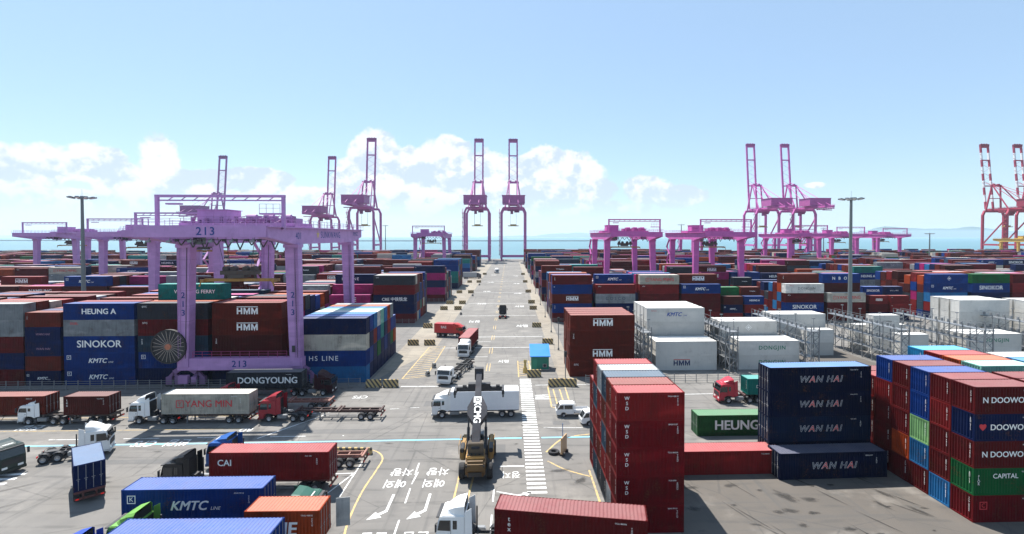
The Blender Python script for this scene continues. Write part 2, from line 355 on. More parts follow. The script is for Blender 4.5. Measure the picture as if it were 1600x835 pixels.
# hills beyond the water and the long low breakwater
def hill(x0, x1, y, hts, depth=500):
    k = 2.3; x0, x1, y, depth = x0 * k, x1 * k, y * k, depth * k; hts = [h * k for h in hts]
    mb = MB(); n = len(hts); vs = []
    for i, h in enumerate(hts):
        x = x0 + (x1 - x0) * i / (n - 1)
        vs += [(x, y - depth, -4), (x, y - depth * .35, h * .62), (x, y, h), (x, y + depth, -4)]
    fs = []
    for i in range(n - 1):
        for k in range(3): fs.append((i * 4 + k, i * 4 + k + 1, i * 4 + 5 + k, i * 4 + 4 + k))
    fs += [(0, 1, 2, 3), tuple(range(4 * n - 4, 4 * n))]
    mb.add(vs, fs); return tag(mb.build('hill', 'hill_green', smooth=False), kind='structure')
def ridge(n, base, amp, seed):
    q = random.Random(seed); ph = [(q.uniform(.5, 1), q.uniform(0, 6.28), k) for k in (1, 2, 3, 5, 8, 13, 21)]
    return [max(2, (base * .55 + amp * 1.5 * sum(a * math.sin(k * 6.2832 * i / n * .8 + p) / (k ** .8) for a, p, k in ph)) * min(1, i / (n * .12), (n - 1 - i) / (n * .12))) for i in range(n)]
hill(900, 7800, 6400, ridge(70, 78, 34, 5))
hill(2700, 8200, 5600, ridge(60, 92, 40, 8))
hill(-900, 1500, 6600, ridge(50, 48, 16, 12))
hill(-9000, -3800, 7400, ridge(60, 46, 14, 21))
mb = MB(); mb.box(-900, 620, 3000, 3012, -4, 2.6); tag(mb.build('breakwater', 'breakwater_stone'), kind='structure')
mb = MB(); mb.box(-4200, -2000, 3300, 3312, -4, 3.2); tag(mb.build('breakwater', 'breakwater_stone'), kind='structure')

# ------------------------------------------------------------------ painted road markings
def strip(mb, pts, w, z=0.0):
    vs = []
    for i, p in enumerate(pts):
        a = Vector(pts[max(0, i - 1)]); b = Vector(pts[min(len(pts) - 1, i + 1)]); d = (b - a).normalized(); nrm = Vector((-d.y, d.x)) * (w / 2)
        vs += [(p[0] + nrm.x, p[1] + nrm.y, z), (p[0] - nrm.x, p[1] - nrm.y, z)]
    mb.add(vs, [(2 * i, 2 * i + 1, 2 * i + 3, 2 * i + 2) for i in range(len(pts) - 1)])
def marking(name, lines, mat, z=0.014, w=0.15):
    mb = MB()
    for l in lines:
        if isinstance(l, tuple): strip(mb, l[0], l[1], z)
        else: strip(mb, l, w, z)
    return tag(mb.build(name, mat), kind='structure')
def curve(pts, n=8):
    out = []
    for i in range(len(pts) - 1):
        p0, p1, p2, p3 = [Vector(pts[max(0, min(len(pts) - 1, j))]) for j in (i - 1, i, i + 1, i + 2)]
        for k in range(n):
            t = k / n
            out.append(tuple(0.5 * ((2 * p1) + (p2 - p0) * t + (2 * p0 - 5 * p1 + 4 * p2 - p3) * t * t + (3 * p1 - p0 - 3 * p2 + p3) * t ** 3)))
    return out + [pts[-1]]
def dashes(p, q, on, off, w=0.15):
    p, q = Vector(p), Vector(q); L = (q - p).length; d = (q - p) / L; out = []; t = 0
    while t < L: out.append(([tuple(p + d * t), tuple(p + d * min(L, t + on))], w)); t += on + off
    return out
marking('zebra_crossing', [([(2.75 - 1.0, 52.2 + i * .95), (2.75 + 1.05, 52.2 + i * .95)], 0.43) for i in range(45)], 'white_line_paint')
marking('blue_guide_line', [([(-66, 66.05), (-20, 66.2), (1.5, 66.5)], .34), ([(4.1, 66.5), (11.5, 66.6)], .34)], 'blue_line_paint')
marking('yellow_line', [curve([(-20.5, 64.2), (-16.8, 63.2), (-15.2, 61.0), (-15.1, 58.0), (-15.3, 53.0), (-15.0, 47.5), (-14.3, 43.5), (-13.4, 39)]),
                        [(-5.6, 57.8), (-5.75, 44.0)], [(-4.0, 57), (-4.6, 44)],
                        ([(-90, 71.2), (-36, 71.0)], .14), ([(-90, 76.0), (-30, 76.2)], .14)] +
        dashes((-4.7, 100), (-5.4, 520), 6, 9) + dashes((-4.1, 100), (-4.9, 520), 6, 9), 'yellow_line_paint', w=.2)
marking('white_line', dashes((-88, 67.9), (-22, 68.1), 4.6, 4.8, .16) + dashes((-14, 79), (-34, 76.2), 1.4, 1.6, .12) +
        [[(-17.3, 60.1), (-17.3, 52)], ([(-1.2, 58.3), (1.6, 58.3)], .3), ([(-19.2, 90.2), (-12.6, 90.1)], .32), ([(-10.5, 90.1), (1.4, 90.2)], .26), ([(4.4, 90.2), (20, 90.4)], .18),
         ([(-33, 67.5), (-27.5, 76)], .18), ([(-31, 56.5), (-17.4, 57.2)], .15), ([(-17.4, 57.2), (-19.0, 52)], .15), ([(21, 84), (34, 84.2)], .2),
         ([(6.2, 79.5), (12.5, 78.0)], .14), ([(4.6, 70), (10, 69.8)], .12)] + dashes((-10.6, 59.5), (-10.2, 42), 3.0, 3.0, .16) + dashes((-1.7, 53), (-1.8, 42), 2.5, 2.4, .16) +
        [([(-16.5, y), (8.5, y + .3)], .3) for y in (121, 134, 170, 201, 240, 300)] + [([(-11, y), (-4.9, y)], .16) for y in (112, 128)], 'white_line_paint')
# hatched yellow islands either side of the road mouth, beside the booth and the storage pad
hat = []
for i in range(15): hat.append([(-19.9 + i * .06, 96 + i * 1.7), (-15.8 + i * .02, 97.6 + i * 1.7)])
hat += [[(-20.0, 95), (-19.2, 122)], [(-15.8, 96.5), (-15.6, 123)], [(-20, 95), (-15.8, 96.5)], [(-19.2, 122), (-15.6, 123)]]
for i in range(9): hat.append([(1.6, 96.2 + i * 1.3), (3.9, 97.2 + i * 1.3)])
hat += [[(1.6, 95.4), (1.6, 108)], [(3.9, 95.4), (3.9, 108)], [(6.4, 78.2), (6.6, 89.2)], [(9.4, 78.5), (9.6, 89.2)], [(6.4, 78.2), (9.4, 78.5)], [(7.4, 80), (7.4, 87.6)], [(8.5, 80), (8.5, 87.6)], [(7.4, 80), (8.5, 80)]]
for i in range(7): hat.append([(18.5 + i * .3, 72 + i * 1.3), (22.3 + i * .3, 72.6 + i * 1.3)])
hat += [[(18, 71), (20.5, 82)], [(22.3, 71.6), (24.6, 82)]]
hat += [curve([(4.4, 59.5), (6.3, 57.2), (8.9, 55.4)]), curve([(4.4, 62), (7, 66.2), (11.0, 67.6)]), [(8.9, 43), (8.9, 57)]]
marking('yellow_hatching', hat, 'yellow_line_paint', w=.22)
marking('zebra_crossing', [([(-57.5, 53.4 + i * 1.15), (-53.8, 53.7 + i * 1.15)], .5) for i in range(5)], 'white_line_paint')
# arrows and writing on the asphalt, to be read by drivers coming towards us
def arrow(x, y, bend=-1, rot=0.0, s=1.0):
    mb = MB(); T = Matrix.Rotation(rot, 3, 'Z')
    pts = [(-.13, 3.3), (-.13, .25), (-.72, -.36), (-.98, -.05), (-1.5, -1.4), (-.2, -1.0), (-.50, -.66), (.13, 0), (.13, 3.3)]
    mb.add([tuple(T @ (Vector((-bend * px, py, 0)) * s) + Vector((x, y, .014))) for px, py in pts], [tuple(range(9))])
    return tag(mb.build('road_arrow', 'white_line_paint'), kind='structure')
arrow(-11.9, 49.0); arrow(-8.2, 49.0)
def road_text(s, x, y, size, stretch=1.5, rot=math.pi, spacing=1.0):
    me = text_mesh(s, size, bold=.012, mats=('white_line_paint',), spacing=spacing).copy()
    me.transform(Matrix.Rotation(-math.pi / 2, 4, 'X')); me.transform(Matrix.Diagonal((1, stretch, 1, 1)))
    return tag(place('road_lettering', me, None, None, (x, y, .014), rot), kind='structure')
road_text('차량', -8.1, 57.4, 1.35, 1.5); road_text('예외', -8.2, 54.7, 1.35, 1.5); road_text('차량', -12.1, 57.4, 1.35, 1.5); road_text('예외', -12.3, 54.7, 1.35, 1.5)
marking('white_line', [([(-10.3, 57.2), (-10.5, 54.4)], .16)], 'white_line_paint')
road_text('진입', -12.0, 44.75, 1.4, 1.5); road_text('진입', -8.3, 44.75, 1.4, 1.5); road_text('정지', 0.1, 56.3, 1.15, 1.5)
arrow(0.9, 51.6, 1, 1.2, .75)
road_text('IRIA', 5.35, 83.5, 1.5, 2.2, math.pi * .5); road_text('CFS', -46.5, 66.4, 1.7, 1.5); road_text('반입', -42.5, 66.6, 1.6, 1.5); road_text('RD', -36, 70.6, 1.3, 1.2); road_text('RO', -35.5, 66.9, 1.2, 1.2)
road_text('진입', -66, 72.5, 1.7, 1.3); road_text('CFS', -24.6, 84.5, 1.5, 1.3); road_text('서행', -1.4, 107.5, 1.3, 2.0, 0)
for y in (150, 192, 236, 285, 340): road_text('서행', 3.5, y, 2.0, 2.2, 0); road_text('정지', -11, y + 9, 2.0, 2.2)
# ------------------------------------------------------------------ containers
CC = dict(maroon=(0.082, 0.0075, 0.0085), red=(0.16, 0.0125, 0.013), rust=(0.095, 0.015, 0.0095), brown=(0.055, 0.011, 0.0095), navy=(0.0045, 0.0115, 0.052), blue=(0.0055, 0.03, 0.15), lblue=(0.018, 0.115, 0.27),
          dgrey=(0.03, 0.033, 0.041), grey=(0.2025, 0.2175, 0.2250), cream=(0.3900, 0.3600, 0.3000), white=(0.53, 0.52, 0.485), teal=(0.01, 0.145, 0.125), green=(0.008, 0.085, 0.026), magenta=(0.27, 0.014, 0.1),
          orange=(0.28, 0.042, 0.012), lgreen=(0.1650, 0.3150, 0.1275), slate=(0.024, 0.046, 0.07), sky=(0.02, 0.2, 0.38), mint=(0.1725, 0.3750, 0.3000), wine=(0.11, 0.006, 0.0085), purple=(0.0624, 0.0260, 0.0832))
CWORD = dict(maroon='dark red', red='bright red', rust='rust brown', brown='dark brown', navy='navy', blue='mid blue', lblue='light blue', dgrey='charcoal', grey='grey', cream='cream', white='white',
             teal='teal', green='dark green', magenta='magenta', orange='orange', lgreen='pale green', slate='slate blue', sky='cyan', mint='mint green', wine='crimson', purple='purple')
WHT = (.80, .80, .78); REDM = (.55, .03, .04); NAVYM = (.015, .03, .10); GRN = (.02, .20, .12)
# style -> rows of (words, size, colour, place along the length, place up the side, options)
TS = {
 'HMM': [('HMM', 1.35, WHT, .0, .0, dict(bold=.05, bar=1))], 'HMMn': [('HMM', 1.2, NAVYM, -.08, .0, dict(bold=.05, bar=2))],
 'KMTC': [('KMTC', 1.15, WHT, -.03, -.02, dict(bold=.03, shear=.3)), ('LINE', .42, WHT, .16, -.10, dict(shear=.3)), ('K', .55, WHT, -.43, .2, dict(logo=1))],
 'KMTCn': [('KMTC', 1.15, (.02, .07, .3), -.03, .02, dict(bold=.03, shear=.3)), ('LINE', .4, (.02, .07, .3), .16, -.06, dict(shear=.3)), ('TEMCO', .35, REDM, -.38, .28, {})],
 'SINOKOR': [('SINOKOR', 1.75, WHT, .0, .0, dict(bold=.02))], 'HEUNGA': [('HEUNG A', 1.35, WHT, .0, .0, dict(bold=.03))], 'HEUNG': [('HEUNG A', 1.75, WHT, .0, .0, dict(bold=.035))],
 'HSLINE': [('HS LINE', 1.25, WHT, -.12, .0, dict(bold=.0, spacing=1.25))], 'LINE': [('H S  L I N E', 1.0, WHT, .05, .0, {})],
 'YANG': [('YANG MING', 1.35, REDM, .06, .0, dict(bold=.01)), ('Y', .8, REDM, -.31, .0, dict(logo=1))], 'YANGMIN': [('YANG MIN', 1.35, REDM, .04, .0, dict(bold=.01)), ('Y', .8, REDM, -.29, .0, dict(logo=1))],
 'ONE': [('ONE', 1.7, WHT, .0, .0, dict(bold=.01, spacing=1.15))], 'COSCO': [('COSCO', 1.3, (.03, .05, .09), .0, .0, dict(spacing=1.6, bold=.01))],
 'WANHAI': [('WAN HAI', 1.05, WHT, .0, .0, dict(bold=.03, shear=.25, spacing=1.15, over=1))], 'WANs': [('WAN HAI', 1.0, (.35, .2, .28), .0, .0, dict(shear=.2))],
 'NAMSUNG': [('NAMSUNG', 1.35, WHT, .0, .0, dict(bold=.02))], 'NBO': [('N B O', 1.3, WHT, -.05, .0, dict(bold=.02, spacing=1.5))], 'DONGJIN': [('DONGJIN', 1.1, GRN, .05, .0, dict(bold=.02, spacing=1.2))],
 'DONGJINk': [('DONGJIN', 1.1, (.05, .08, .08), .05, .0, dict(spacing=1.25)), ('TEMCO', .4, REDM, -.35, .3, {})], 'DONGw': [('DONGJIN', 1.2, WHT, .0, .0, dict(spacing=1.2))],
 'DONGYOUNG': [('DONGYOUNG', 1.45, WHT, .05, -.02, dict(bold=.03))], 'FERRY': [('WEIDONG FERRY', .95, WHT, .05, .0, dict(bold=.01))], 'CR': [('CRE 中铁铁龙', 1.25, WHT, .02, .0, dict(bold=.02))],
 'MAXINE': [('M A X I N E', .95, WHT, -.05, .0, {})], 'PAN': [('PAN OCEAN', .8, (.06, .05, .04), .0, .0, dict(bold=.02))], 'RESIN': [('TY Resition', .7, WHT, .1, .0, dict(bold=.02))],
 'DOEL': [('DOEL', .55, REDM, -.35, .27, dict(bold=.02))], 'WSD': [('W\nS\nD', .43, WHT, -.35, .12, dict(line=1.05, bold=.01))], 'NDOO': [('N DOOWOO', .75, WHT, .0, .0, dict(bold=.02))],
 'DOO': [('DOOWOO', .75, WHT, .06, .0, dict(bold=.02)), ('♥', .6, REDM, -.37, .0, {})], 'CAPITAL': [('CAPITAL', .62, WHT, .0, .2, dict(bold=.01)), ('F\nL\nO\nR', .32, WHT, -.42, .06, dict(line=.75))], 'BADGE': [('C', .55, REDM, -.34, .12, dict(logo=1))],
 'tex': [('t\ne\nx', .55, WHT, -.40, .1, dict(line=.75))], 'texw': [('t\ne\nx', .5, WHT, -.42, .15, dict(line=.75))], 'CAI': [('CAI', .9, WHT, -.37, .12, dict(bold=.02))], 'LLINE': [('LINE', 1.5, WHT, -.06, -.05, dict(bold=.04, shear=.1))],
 'VERT': [('T\nE\nX', .42, WHT, -.44, .12, dict(line=.75))], 'LOGO': [('◈', 1.3, WHT, .0, .0, {})], 'DOT': [('●', .35, WHT, -.45, .25, {})], 'TAG': [('SITC', .45, WHT, -.40, .28, {})], 'SHIP': [('CMA CGM', 1.0, WHT, .05, .0, {})],
}
POOL = dict(navy=['KMTC', 'SINOKOR', 'LINE', 'HSLINE', 'HEUNGA', 'TAG', 'SHIP', 0, 0], blue=['KMTC', 'SINOKOR', 'HEUNGA', 'DOT', 0, 0], maroon=['HMM', 'VERT', 'TAG', 0, 0, 0], red=['HMM', 'NAMSUNG', 'TAG', 0, 0], rust=['HMM', 'VERT', 0, 0, 0],
            brown=['VERT', 0, 0], magenta=['ONE', 'ONE', 'ONE', 0], cream=['YANG', 'DOEL', 0], grey=['COSCO', 'TAG', 0, 0], dgrey=['RESIN', 'TAG', 0], teal=['FERRY', 0], green=['DONGw', 0, 0], white=['DONGJINk', 0])
PAL = ['maroon'] * 9 + ['red'] * 4 + ['rust'] * 6 + ['brown'] * 5 + ['navy'] * 9 + ['blue'] * 5 + ['lblue'] * 2 + ['dgrey'] * 3 + ['grey'] * 3 + ['cream'] * 2 + ['teal'] * 2 + ['green'] * 1 + ['magenta'] * 3 + ['orange'] * 1 + ['wine'] * 3 + ['slate']
L20, L40, L45 = 6.06, 12.19, 13.72
ORD = ['zeroth', 'first', 'second', 'third', 'fourth', 'fifth', 'sixth', 'seventh', 'eighth', 'ninth', 'tenth', 'eleventh', 'twelfth', 'thirteenth', 'fourteenth', 'fifteenth', 'sixteenth', 'seventeenth', 'eighteenth', 'nineteenth', 'twentieth']
def ordn(i): return ORD[i] if i < len(ORD) else ['twenty', 'thirty', 'forty', 'fifty'][i // 10 - 2] + ('-' + ORD[i % 10] if i % 10 else '')
RECS = []
def rec(x, y, z, L, h, c, text=0, door=1, label=None, group=None, rot=0.0, reefer=False, near=None, W=2.44):
    """x: left end, y: front face, z: underside"""
    col = CC[c] if isinstance(c, str) else c; j = 1 + rnd.uniform(-.14, .14)
    RECS.append(dict(x=x, y=y, z=z, L=L, h=h, c=tuple(min(.80, v * j) for v in col), text=text, door=door, label=label, group=group, rot=rot, reefer=reefer, near=near, name=c))
    return RECS[-1]
FIX = {}      # (side, block, stack, row) -> list of (colour, lettering) from the top down
def block(side, b, y0, stacks, rows=9, pitch=2.72, tall=(3, 5), door=1, hc=.75, seed=0, skip=()):
    """stacks: (x of left end, length, height or None) counted from the road outwards"""
    q = random.Random(1000 * b + (0 if side == 'left' else 500) + seed)
    for si, (x, L, hh) in enumerate(stacks):
        base = hh if hh else q.randint(*tall)
        for r in range(rows):
            key = (side, b, si, r)
            if (si, r) in skip: continue
            n = base if hh and r < 1 else max(2, min(6, base + q.choice([0, 0, 0, 0, -1, 0, 1 if not hh and base < 5 else 0])))
            spec = FIX.get(key); n = len(spec) if spec is not None else n
            z = 0.02
            tone = q.choice(PAL)
            for t in range(n):
                c, tx = (spec[n - 1 - t] if spec else (tone if q.random() < .25 else q.choice(PAL), None))
                h = 2.59 if L < 8 or q.random() > hc else 2.896
                if spec and L > 8: h = 2.896
                if tx is None: tx = q.choice(POOL.get(c, [0])) if L > 8 or q.random() < .4 else 0
                lab = f"{CWORD[c]} container, {ORD[t + 1]} tier, {ordn(si + 1)} stack {side}-of-road, {ordn(r + 1) + ' row' if r else 'front row'}, {ORD[b]} block"
                rec(x + q.uniform(-.05, .05), y0 + r * pitch, z, L, h, c, tx, door if q.random() < .8 else -door, lab, f"containers in the {ORD[b]} block {side}-of-road")
                z += h
def row40(x, n, sign, L=L40, gap=.75): return [(x + sign * i * (L + gap) - (L if sign < 0 else 0), L, None) for i in range(n)]
# --- left of the road, first block (under the near yard crane)
FIX[('left', 1, 0, 0)] = [('navy', 'DOT'), ('cream', 0), ('blue', 'HSLINE'), ('lblue', 0)]
for r_, c_ in enumerate(['blue', 'lblue', 'white', 'mint', 'lblue', 'orange', 'grey', 'lblue'], 1): FIX[('left', 1, 0, r_)] = [(c_, 0), (['teal', 'navy', 'red', 'blue'][r_ % 4], 0), (['navy', 'blue', 'navy', 'green'][r_ % 4], 0), ('navy', 0)]
FIX[('left', 1, 0, 8)] = [('blue', 0), ('orange', 0), ('navy', 0)]
FIX[('left', 1, 1, 0)] = [('rust', 'HMM'), ('rust', 'HMM'), ('brown', 'VERT'), ('brown', 0), ('navy', 0)]
FIX[('left', 1, 1, 1)] = [('red', 0), ('rust', 0), ('rust', 0), ('brown', 0), ('navy', 0)]
FIX[('left', 1, 2, 0)] = [('dgrey', 'TAG'), ('maroon', 'TAG'), ('slate', 'VERT'), ('blue', 'KMTC'), ('navy', 0)]
FIX[('left', 1, 2, 1)] = [('orange', 0), ('maroon', 0), ('maroon', 0), ('blue', 0), ('navy', 0)]
FIX[('left', 1, 2, 2)] = [('teal', 'FERRY'), ('red', 0), ('maroon', 0), ('maroon', 0), ('blue', 0), ('navy', 0)]
FIX[('left', 1, 3, 0)] = [('blue', 'HEUNGA'), ('grey', 'DOEL'), ('blue', 'SINOKOR'), ('blue', 'KMTC'), ('blue', 'KMTC')]
FIX[('left', 1, 4, 0)] = [('rust', 'VERT'), ('navy', 'WANs'), ('navy', 'WANs'), ('rust', 0), ('navy', 'KMTC')]
FIX[('left', 1, 5, 0)] = [('grey', 'TAG'), ('grey', 'TAG'), ('maroon', 0), ('navy', 0), ('maroon', 0)]
FIX[('left', 1, 5, 1)] = [('rust', 'HMM'), ('grey', 0), ('maroon', 0), ('navy', 0), ('maroon', 0)]
block('left', 1, 93, [(-38.2, L40, 4), (-53.2, L40, 5), (-66.1, L40, 5), (-78.9, L40, 5), (-85.5, L20, 5), (-98.0, L40, 5), (-110.6, L40, 5), (-123.2, L40, 5), (-136, L40, 4)])
FIX[('left', 2, 0, 0)] = [('dgrey', 'TAG'), ('wine', 0), ('navy', 'CR'), ('navy', 0), ('wine', 0)]
FIX[('left', 2, 0, 1)] = [('cream', 0), ('maroon', 0), ('navy', 0), ('navy', 0), ('wine', 0)]
FIX[('left', 2, 1, 0)] = [('magenta', 'ONE'), ('green', 'DONGw'), ('navy', 0)]
FIX[('left', 2, 1, 2)] = [('navy', 'HSLINE'), ('navy', 0), ('maroon', 0), ('brown', 0), ('maroon', 0)]
FIX[('left', 2, 2, 0)] = [('grey', 0), ('navy', 0), ('navy', 0), ('maroon', 0)]
FIX[('left', 2, 7, 0)] = [('blue', 'KMTC'), ('brown', 0), ('brown', 0), ('navy', 0), ('maroon', 0)]
FIX[('left', 2, 8, 0)] = [('red', 'NAMSUNG'), ('maroon', 0), ('navy', 0), ('maroon', 0)]
FIX[('left', 2, 9, 0)] = [('brown', 'VERT'), ('maroon', 0), ('navy', 0), ('maroon', 0)]
block('left', 2, 156, [(-41.3, L40, 5), (-54.5, L40, 4), (-67.2, L40, 4)] + row40(-68.0, 16, -1))
FIX[('left', 3, 0, 0)] = [('navy', 'DOT'), ('magenta', 0), ('navy', 0), ('magenta', 0), ('wine', 0)]
FIX[('left', 3, 1, 0)] = [('teal', 'FERRY'), ('teal', 0), ('navy', 0), ('maroon', 0)]
block('left', 3, 207, row40(-26.3, 20, -1), tall=(4, 5))
FIX[('left', 4, 0, 0)] = [('blue', 0), ('blue', 0), ('teal', 0), ('teal', 0), ('navy', 0)]
block('left', 4, 259, row40(-26.3, 23, -1), tall=(4, 5))
block('left', 5, 335, row40(-26.3, 28, -1), tall=(4, 5), rows=8)
block('left', 6, 388, row40(-26.3, 32, -1), tall=(4, 5), rows=8)
block('left', 7, 445, row40(-26.3, 36, -1), tall=(4, 5), rows=8)
# --- right of the road
for r_ in range(4): FIX[('right', 1, 0, r_)] = [('rust', 'HMM' if r_ == 0 else 0), ('rust', 'VERT'), ('rust', 'HMM'), ('rust', 'TAG')]
block('right', 1, 95.3, [(11.2, L40, 4)], rows=4, door=-1)
FIX[('right', 2, 0, 0)] = [('maroon', 'VERT'), ('blue', 'DOT'), ('rust', 'HMM'), ('blue', 'VERT'), ('maroon', 0)]
FIX[('right', 2, 0, 1)] = [('blue', 0), ('blue', 0), ('maroon', 0), ('maroon', 0), ('maroon', 0)]
FIX[('right', 2, 1, 0)] = [('red', 'TAG'), ('grey', 'COSCO'), ('navy', 0), ('maroon', 0)]
FIX[('right', 2, 1, 1)] = [('blue', 'KMTC'), ('maroon', 0), ('navy', 0), ('maroon', 0), ('navy', 0)]
FIX[('right', 2, 2, 0)] = [('cream', 'YANG'), ('red', 'TAG'), ('maroon', 0), ('red', 0), ('maroon', 0)]
FIX[('right', 2, 3, 0)] = [('blue', 'KMTC'), ('maroon', 0), ('maroon', 0), ('red', 0)]
FIX[('right', 2, 3, 1)] = [('rust', 'HMM'), ('blue', 0), ('maroon', 0), ('maroon', 0), ('red', 0)]
FIX[('right', 2, 4, 0)] = [('brown', 0), ('navy', 'KMTC'), ('red', 0)]
FIX[('right', 2, 5, 0)] = [('blue', 'HEUNGA'), ('red', 0), ('navy', 0)]
FIX[('right', 2, 4, 1)] = [('green', 0), ('green', 0), ('maroon', 0), ('navy', 0)]
FIX[('right', 2, 5, 1)] = [('rust', 'RESIN'), ('maroon', 0), ('maroon', 0), ('navy', 0)]
FIX[('right', 2, 5, 3)] = [('dgrey', 'RESIN'), ('maroon', 0), ('maroon', 0), ('navy', 0), ('red', 0)]
FIX[('right', 2, 6, 0)] = [('white', 'DONGJINk'), ('maroon', 'TAG'), ('blue', 'SINOKOR'), ('maroon', 0)]
FIX[('right', 2, 6, 1)] = [('rust', 'VERT'), ('orange', 0), ('lblue', 0), ('rust', 0), ('navy', 0)]
FIX[('right', 2, 7, 0)] = [('cream', 'YANG'), ('maroon', 0), ('rust', 0)]
FIX[('right', 2, 7, 1)] = [('blue', 'NBO'), ('brown', 0), ('maroon', 0), ('rust', 0), ('navy', 0)]
FIX[('right', 2, 8, 0)] = [('red', 'HMM'), ('maroon', 0), ('navy', 0)]
FIX[('right', 2, 9, 0)] = [('red', 'TAG'), ('red', 'TAG'), ('navy', 0)]
FIX[('right', 2, 8, 1)] = [('blue', 'SINOKOR'), ('red', 0), ('maroon', 0), ('navy', 0)]
FIX[('right', 2, 9, 1)] = [('navy', 'LINE'), ('cream', 0), ('navy', 0), ('navy', 0)]
FIX[('right', 2, 10, 0)] = [('blue', 'LOGO'), ('blue', 'KMTC'), ('lblue', 0), ('red', 'TAG'), ('navy', 0)]
FIX[('right', 2, 11, 0)] = [('green', 0), ('blue', 'SINOKOR'), ('navy', 0), ('maroon', 0), ('maroon', 0)]
FIX[('right', 2, 12, 0)] = [('maroon', 0), ('red', 0), ('maroon', 0), ('navy', 0), ('maroon', 0)]
block('right', 2, 156, [(12.9, L40, 5), (26.3, L40, 4), (39.9, L40, 5), (52.9, L40, 4), (66.1, L20, 3), (72.8, L20, 3), (85.6, L40, 4), (99.0, L40, 3), (112.4, L20, 3), (119.1, L20, 3), (131.8, L40, 5), (145.5, L40, 5), (158.6, L40, 5)] + row40(172, 4, 1), door=-1)
FIX[('right', 3, 0, 0)] = [('rust', 'RESIN'), ('navy', 0), ('maroon', 0), ('navy', 0), ('maroon', 0)]
FIX[('right', 3, 5, 0)] = [('magenta', 'ONE'), ('maroon', 0), ('navy', 0), ('maroon', 0)]
block('right', 3, 207, row40(12.9, 18, 1), tall=(3, 5), door=-1)
block('right', 4, 259, row40(12.9, 22, 1), tall=(4, 5), door=-1)
block('right', 5, 312, row40(12.9, 25, 1), tall=(4, 5), door=-1, rows=8)
block('right', 6, 365, row40(12.9, 30, 1), tall=(4, 5), door=-1, rows=8)
block('right', 7, 417, row40(12.9, 36, 1), tall=(4, 5), door=-1, rows=8)
block('right', 8, 470, row40(12.9, 40, 1), tall=(4, 5), door=-1, rows=6)
# --- reefers in the racks
def reefers(stack, x, y, rows, n, L=L40, text=None, h=2.85):
    for r in range(rows):
        for t in range(n):
            rec(x, y + r * 2.95, .02 + t * h, L, h, 'white', (text or {}).get((r, n - 1 - t), 0), -1, f"white reefer container, {ORD[t + 1]} tier, {ORD[r + 1]} row of {stack}", 'white reefer containers between the grey racks', reefer=True)
reefers('low front stack beside brown stack', 28.6, 99.3, 2, 2, text={(0, 1): 'HMMn'})
reefers('tall rear stack beside brown stack', 28.5, 105.6, 4, 4, text={(0, 0): 'KMTCn'})
reefers('low front stack between first two racks', 45.2, 99.3, 2, 2, text={(0, 0): 'DONGJIN', (0, 1): 'DONGJIN'})
reefers('three-high stack between first two racks', 44.0, 105.6, 2, 3, text={(0, 0): 'LOGO', (0, 1): 'LOGO'})
reefers('rear stack behind second rack', 60.2, 114.8, 2, 3)
reefers('short pair behind second rack', 65.6, 110.6, 1, 2, L20)
reefers('short stack before third rack', 82.2, 104.6, 1, 2, L20)
reefers('short stack beyond third rack', 82.0, 112.5, 1, 3, L20, {(0, 0): 'PAN'})
reefers('low stack beyond third rack', 80.5, 116.5, 1, 2, L40)
reefers('front stack past fourth rack', 96.6, 104.8, 2, 2, text={(0, 0): 'DONGJIN'})
reefers('tall rear stack past fourth rack', 105.5, 116.4, 3, 4)
reefers('rear stack past fifth rack', 119.8, 112.0, 3, 4)
reefers('low pair past fifth rack', 112.6, 101.0, 1, 2)
# --- the near stacks of twenty-foot boxes, counted by eye
def near_stack(x, y0, rows, what, L=L20, h=2.512, pitch=2.56, door=-1, rot=0.0, lean=0.0):
    for r, tiers in enumerate(rows):
        n = len(tiers)
        for i, (c, tx) in enumerate(tiers):
            t = n - 1 - i
            rec(x + lean * r, y0 + r * pitch, .02 + t * h, L, h, c, tx, door, f"{CWORD[c]} short container, {ORD[t + 1]} tier, {ORD[r + 1] + ' row' if r else 'front row'} of {what}", 'short containers in ' + what, rot, near=True)
near_stack(9.4, 44.6, [
    [('red', 'WSD'), ('wine', 'WSD'), ('wine', 'WSD'), ('wine', 'WSD'), ('wine', 0)],
    [('rust', 0), ('red', 0), ('rust', 0), ('red', 0), ('grey', 0)],
    [('slate', 0), ('rust', 0), ('slate', 0), ('red', 0), ('dgrey', 0)],
    [('grey', 0), ('red', 0), ('red', 0), ('rust', 0), ('dgrey', 0)],
    [('red', 0), ('slate', 0), ('red', 0), ('wine', 0), ('slate', 0)],
    [('red', 0), ('red', 0), ('dgrey', 0), ('wine', 0)]], 'the tall crimson stack', door=1)
near_stack(42.6, 45.2, [
    [('maroon', 'NDOO'), ('navy', 'DOO'), ('maroon', 'NDOO'), ('green', 'CAPITAL'), ('wine', 'BADGE')],
    [('maroon', 0), ('red', 0), ('maroon', 0), ('maroon', 0), ('lblue', 0)],
    [('blue', 0), ('blue', 0), ('lgreen', 0), ('lblue', 0), ('maroon', 0)],
    [('maroon', 0), ('maroon', 0), ('maroon', 0), ('orange', 0), ('maroon', 0)],
    [('blue', 0), ('red', 0), ('maroon', 0), ('maroon', 0), ('maroon', 0)],
    [('red', 0), ('maroon', 0), ('maroon', 0), ('red', 0)],
    [('maroon', 0), ('maroon', 0), ('red', 0), ('red', 0)]], 'the mixed five-high stack', door=1)
